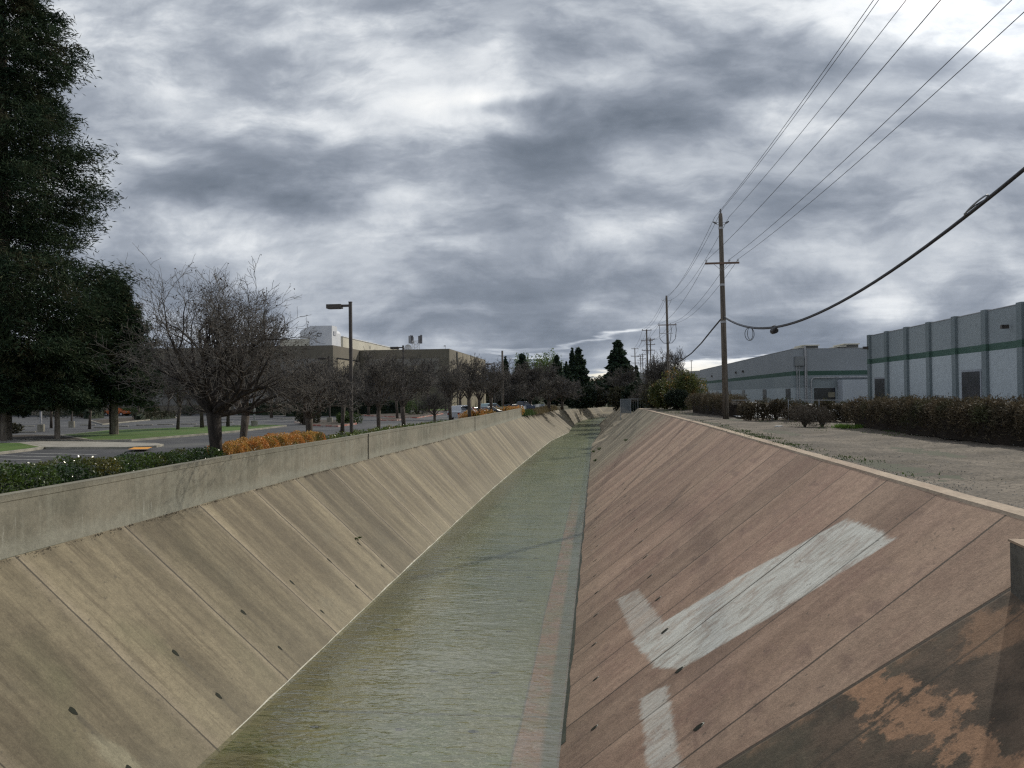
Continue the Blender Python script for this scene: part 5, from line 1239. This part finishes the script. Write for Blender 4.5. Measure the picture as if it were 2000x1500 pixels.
# the thick bundled telephone cable
CB = thing('telephone_cable', (0, 0, 0), 'thick black bundled telephone cable sagging low past the near utility pole', 'cable')
pts = [(8.6, y, 2.97+(.0050 if y > 35.5 else .0043)*(y-35.5)**2) for y in np.arange(4, 55.9, 1.3)] + [(8.58, 55.7, 5.02)]
MB().tube(pts, [.040]*len(pts), 8).build('bundle', M['cable'], CB, True)
MB().tube([(p[0]+.03, p[1], p[2]+.06) for p in pts], .02, 6).build('bundle', M['cable'], CB, True)
pts = [(8.6, 56.0, 5.06), (8.62, 57.6, 5.0), (8.72, 62.5, 4.68), (8.85, 69.5, 4.16), (9.02, 78.4, 3.72), (9.23, 89.8, 3.5), (9.4, 98, 3.62), (9.6, 108, 4.2), (9.6, 110, 4.4)]
MB().tube(pts, .06, 6).build('bundle', M['cable'], CB, True)
wire((9.7, 110, 4.4), (11, 157, 5.6), 1.4, .05, CB, 10, M['cable'])
def loop(c, rx, rz, tilt, n=26, r=.018):
    return [(c[0]+math.sin(tilt)*math.cos(2*math.pi*i/n)*rx, c[1]+math.cos(tilt)*math.cos(2*math.pi*i/n)*rx, c[2]+math.sin(2*math.pi*i/n)*rz) for i in range(n+1)]
MB().tube(loop((8.6, 46.8, 3.25), .26, .36, 1.45), .018, 5).tube(loop((8.6, 46.6, 3.27), .18, .34, 1.1), .016, 5).build('spare_loop', M['cable'], CB)
# coil of cable stored on two hoops
cy = 19.5; cz = 2.97+.0043*(cy-35.5)**2
MB().tube([(8.6+.22*math.sin(t+.5), cy+.62*math.cos(t)-.1, cz+.08+.12*math.sin(t)-.06*math.cos(t)) for t in [2*math.pi*i/28 for i in range(29)]], .02, 6).build('snowshoe_coil', mat('coil', (.28, .30, .33), None, 1, .6), CB)
MB().tube([(8.6, cy-.68, cz+.12), (8.62, cy, cz+.1), (8.6, cy+.5, cz+.02)], .016, 5).build('snowshoe_strap', M['cable'], CB)
MB().tube([(8.6, 40.9, 3.02), (8.6, 40.75, 2.95), (8.6, 40.2, 2.95), (8.6, 40.05, 3.02)], [.05, .15, .15, .05], 10).build('splice_case', M['cable'], CB)
MB().tube([(8.6, 40.9, 3.2), (8.6, 40.1, 3.2)], .02, 5).build('strap', M['steel'], CB)

# ------------------------------------------------------------------ lamp posts
def lamp_post(x, y, z, top, label, base=False, head=(.78, .40, .22), m=M['bronze'], group='parking lot lamp posts', side=-1, r=.075):
    o = thing('lamp_post', (x, y, z), label, 'lamp post', group); H = top-z
    if base: MB().tube([(0, 0, 0), (0, 0, .66)], .31, 16).build('concrete_base', M['pole_conc'], o)
    sh = MB().box(-r, r, -r, r, .6 if base else 0, H).build('pole', m, o, bevel=.01)
    MB().box(*sorted((side*r, side*(r+.38))), -.05, .05, H-.22, H-.10).build('arm', m, o)
    a, b_ = sorted((side*(r+.36), side*(r+.36+head[0]))); hd = MB().box(a, b_, -head[1]/2, head[1]/2, H-.30, H-.30+head[2]).build('lamp_head', m, o, bevel=.02)
    MB().box(a+.1, b_-.1, -head[1]/2+.06, head[1]/2-.06, H-.315, H-.303).build('lens', M['lens'], hd)
    MB().box(-r-.01, r+.01, -r-.01, r+.01, H, H+.04).build('cap', m, o)
    return o
lamp_post(-12.35, 40.6, LOT, 4.82, 'tall brown lamp post nearest the wall, its box lamp pointing left')
x, y, _ = onZ(789, 832, LOT); lamp_post(x, y, LOT, 4.82, 'second lamp post in front of the taupe building, dark box lamp pointing left')
r = ray(966, 790); lamp_post(r.x/r.y*118, 118, LOT, 4.75, 'third lamp post near the tall wooden pole, dark box lamp pointing left')
x, y, _ = onZ(80, 843, LOT); lamp_post(x, y, LOT, 4.8, 'pale slim lamp post on a round concrete base at the far left under the redwoods', True, m=M['steel'])
x, y, _ = onZ(140, 835, LOT); lamp_post(x, y, LOT, 4.6, 'lamp post on a concrete base left of the small pale-trunked tree', True)
x, y, _ = onZ(497, 835, LOT); lamp_post(x, y, LOT, 4.8, 'lamp post on a concrete base seen between the big tree and the orange hedge', True, m=M['steel'])
x, y, _ = onZ(644, 827, LOT); lamp_post(x, y, LOT, 4.4, 'lamp post on a concrete base just left of the nearest lamp post', True)
r = ray(813, 790); lamp_post(r.x/r.y*128, 128, LOT, 4.6, 'small distant lamp post right of the second lamp post, against the grey panel')
r = ray(600, 790); lamp_post(r.x/r.y*118, 118, LOT, 4.7, 'distant lamp post in front of the building wall, left of the nearest lamp post')

# ------------------------------------------------------------------ fences and gate
fc = thing('wire_fence', (0, 0, 0), 'chain-link fence with thin steel posts behind the broken hedge by the near utility pole', 'fence')
for (px, y) in ((1457, 53), (1479, 52), (1508, 50.5), (1540, 49.5), (1600, 48)):
    x = onY(px, 800, y)[0]; MB().cyl((x, y, ROAD-.1), (x, y, -.45), .03, n=6).build('post', M['chain'], fc)
x0, x1 = onY(1430, 800, 54.5)[0], onY(1640, 800, 47)[0]
MB().cyl((x0, 54.5, -.5), (x1, 47, -.5), .018, n=5).build('rail', M['chain'], fc)
pv = MB().poly([(9.5, 56), (16, 46), (40, 60), (34, 110), (12, 110)], ROAD+.12).build('warehouse_yard', mat('yard', (.42, .43, .44), (.5, .5, .5), .3, .9)); structure(pv)
# slatted fence at the end of the left wall
sf = thing('slat_fence', (0, 0, 0), 'pale slatted chain-link fence continuing the concrete wall toward the bend', 'fence')
P_ = [(-10.6, 114.3), (-11.1, 124), (-11.3, 136), (-10.9, 150), (-10.2, 165)]
for (a, b_) in zip(P_[:-1], P_[1:]):
    n = 16; m_ = MB()
    for i in range(n):
        u0, u1 = (i+.06)/n, (i+.9)/n
        q0 = (a[0]+(b_[0]-a[0])*u0, a[1]+(b_[1]-a[1])*u0); q1 = (a[0]+(b_[0]-a[0])*u1, a[1]+(b_[1]-a[1])*u1)
        m_.prism([q0, q1, (q1[0]-.02, q1[1]), (q0[0]-.02, q0[1])], -3.1, -1.75)
    m_.build('slat_panel', M['slats'], sf); MB().cyl((a[0], a[1], -3.2), (a[0], a[1], -1.65), .04, n=6).build('post', M['chain'], sf)
# gate beyond the right bank
gt = thing('gate', (0, 0, 0), 'grey slatted panel and wire gate across the end of the gravel road', 'gate')
g = MB(); xg0, xg1 = onY(1212, 790, 103)[0], onY(1232, 790, 103)[0]
n = 14
for i in range(n): a = xg0+(xg1-xg0)*i/n; g.box(a, a+(xg1-xg0)/n*.86, 103, 103.03, -2.4, -.68)
g.build('slat_panel', mat('gateslat', (.13, .15, .17), (.16, .18, .2), .5, .7), gt)
for px in (1212, 1232, 1246, 1262, 1272): x = onY(px, 790, 103)[0]; MB().cyl((x, 102.95, -3.3), (x, 102.95, -.62), .035, n=6).build('post', M['chain'], gt)
MB().cyl((xg0, 102.95, -.66), (onY(1275, 790, 103)[0], 102.95, -.66), .025, n=5).build('rail', M['chain'], gt)
gm = MB(); xe = onY(1274, 790, 103)[0]
k = 0
while xg1+k*.3 < xe: gm.cyl((xg1+k*.3, 103, -3.2), (xg1+k*.3, 103, -.68), .008, n=3); k += 1
gm.build('wire_mesh', M['chain'], gt)
xs = onY(1269, 788, 102.7)[0]; MB().box(xs-.32, xs+.32, 102.8, 102.83, -1.6, -1.05).build('sign_plate', mat('signp', (.42, .43, .45), (.25, .26, .28), 4, .7), gt)

# ------------------------------------------------------------------ cars
def car(name, loc, rz, colr, label, kind='sedan', cat='car'):
    o = thing(name, loc, label, cat, 'cars parked behind the wall', rz); pm = paint('paint_'+label.split()[0]+kind+str(len(bpy.data.materials)), colr)
    if kind == 'sedan': prof = [(-2.2, .35), (-2.25, .75), (-2.1, .92), (-1.55, .98), (-.95, 1.38), (.25, 1.42), (1.0, 1.0), (2.0, .85), (2.25, .62), (2.2, .35)]; gl = [(-1.42, 1.0), (-.92, 1.33), (.22, 1.36), (.85, 1.0)]
    elif kind == 'suv': prof = [(-2.25, .4), (-2.3, 1.0), (-2.15, 1.15), (-1.95, 1.68), (.2, 1.74), (.95, 1.15), (2.05, 1.02), (2.3, .75), (2.25, .4)]; gl = [(-2.0, 1.17), (-1.85, 1.60), (.15, 1.66), (.80, 1.17)]
    else: prof = [(-2.6, .5), (-2.65, 1.1), (-.7, 1.12), (-.55, 1.75), (.5, 1.78), (1.15, 1.2), (2.3, 1.1), (2.55, .85), (2.5, .5)]; gl = [(-.62, 1.2), (-.48, 1.68), (.45, 1.70), (1.0, 1.22)]
    hw = .88; n = len(prof); bd = MB()
    def tw(z): return hw if z < 1.02 else hw-.22*(z-1.02)/.6
    bd.add([(x, -tw(z), z) for x, z in prof]+[(x, tw(z), z) for x, z in prof], [tuple(range(n-1, -1, -1)), tuple(range(n, 2*n))]+[(i, (i+1) % n, n+(i+1) % n, n+i) for i in range(n)])
    body = bd.build('body', pm, o, bevel=.05)
    for s_ in (-1, 1):
        w_ = MB(); w_.add([(x, s_*(tw(z)+.012), z) for x, z in gl], [(0, 1, 2, 3) if s_ > 0 else (3, 2, 1, 0)]); w_.build('window', M['glass'], body)
        MB().box(-.05-.03, .0, s_*(hw+.0)-.03, s_*(hw)+.03, 1.0, 1.1).build('mirror', pm, body)
    (xa, za), (xb, zb) = gl[2], gl[3]; MB().add([(xb+.12, -.68, zb+.01), (xb+.12, .68, zb+.01), (xa+.10, .55, za-.02), (xa+.10, -.55, za-.02)], [(0, 1, 2, 3)]).build('windscreen', M['glass'], body)
    (xa, za), (xb, zb) = gl[1], gl[0]; MB().add([(xb-.12, .68, zb+.01), (xb-.12, -.68, zb+.01), (xa-.10, -.55, za-.02), (xa-.10, .55, za-.02)], [(0, 1, 2, 3)]).build('rear_window', M['glass'], body)
    for x in (-1.4, 1.4):
        for s_ in (-1, 1):
            t_ = MB().tube([(x, s_*.70, .33), (x, s_*.91, .33)], .33, 18).build('wheel', M['tyre'], o); MB().tube([(x, s_*.905, .33), (x, s_*.925, .33)], .2, 12).build('rim', M['rim'], t_)
    for s_ in (-1, 1):
        MB().box(prof[-2][0]-.06, prof[-2][0]+.015, s_*.62-.17, s_*.62+.17, .62, .78).build('headlight', M['lens'], o); MB().box(prof[1][0]-.03, prof[1][0]+.05, s_*.66-.14, s_*.66+.14, .72, .92).build('tail_light', M['lampred'], o)
    return o
def car_at(px, y, *a, **k):
    r = ray(px, 800); return car('parked_car', (r.x/r.y*y, y, LOT), *a, **k)
car_at(906, 92, math.radians(70), (.55, .57, .6), 'white car behind the wall beside the orange shrubs', 'suv')
car_at(925, 99, math.radians(65), (.16, .02, .015), 'dark red car behind the orange shrubs')
car_at(952, 103, math.radians(60), (.05, .055, .065), 'dark grey car left of the third lamp post')
car_at(961, 112, math.radians(60), (.30, .42, .44), 'pale green van behind the dark grey car', 'suv')
car_at(1000, 128, math.radians(60), (.03, .03, .035), 'black car between the wooden pole and the end of the wall')
car_at(1020, 134, math.radians(60), (.07, .09, .14), 'dark blue pickup nearest the end of the wall', 'truck')
x, y, _ = onZ(348, 807, LOT); car('parked_car', (x, 136 if y > 136 else y, LOT), 0, (.40, .10, .02), 'orange car parked alone by the grey building wall behind the big tree', 'sedan')

# ------------------------------------------------------------------ hills
hm = MB(); rsx = np.random.RandomState(5); D0 = 6500; vs = []; xs_ = np.linspace(-5000, 5200, 120)
for x in xs_:
    u = x/D0; h = 60+25*math.sin(u*9+1)+18*math.sin(u*23)+8*math.sin(u*61)+70*math.exp(-((u-.045)/.05)**2)+70*math.exp(-((u-.14)/.05)**2)+60*math.exp(-((u-.4)/.2)**2)
    for (dy, k) in ((-1200, 0), (-500, .45), (-150, .8), (0, 1), (600, .6), (1500, 0)): vs.append((x, D0+dy, LOT-2+h*k*(1+.05*math.sin(x*.01+dy))))
hm.add(vs, [(i*6+j, i*6+j+1, (i+1)*6+j+1, (i+1)*6+j) for i in range(len(xs_)-1) for j in range(5)])
structure(hm.build('hills', M['hills'], None, True))

# ------------------------------------------------------------------ air between the viewer and the far hills
hz = MB().box(-7000, 7000, -60, 8800, -9, 320).build('haze'); tag(hz, kind='stuff')
m = bpy.data.materials.new('haze'); m.use_nodes = True; t = NT(m.node_tree); t.n.remove(t.n['Principled BSDF'])
pv_ = t.new('ShaderNodeVolumePrincipled'); pv_.inputs['Color'].default_value = (.42, .60, 1, 1); pv_.inputs['Density'].default_value = .000005; pv_.inputs['Anisotropy'].default_value = .2
t.l.new(pv_.outputs[0], t.n['Material Output'].inputs['Volume']); hz.data.materials.append(m)
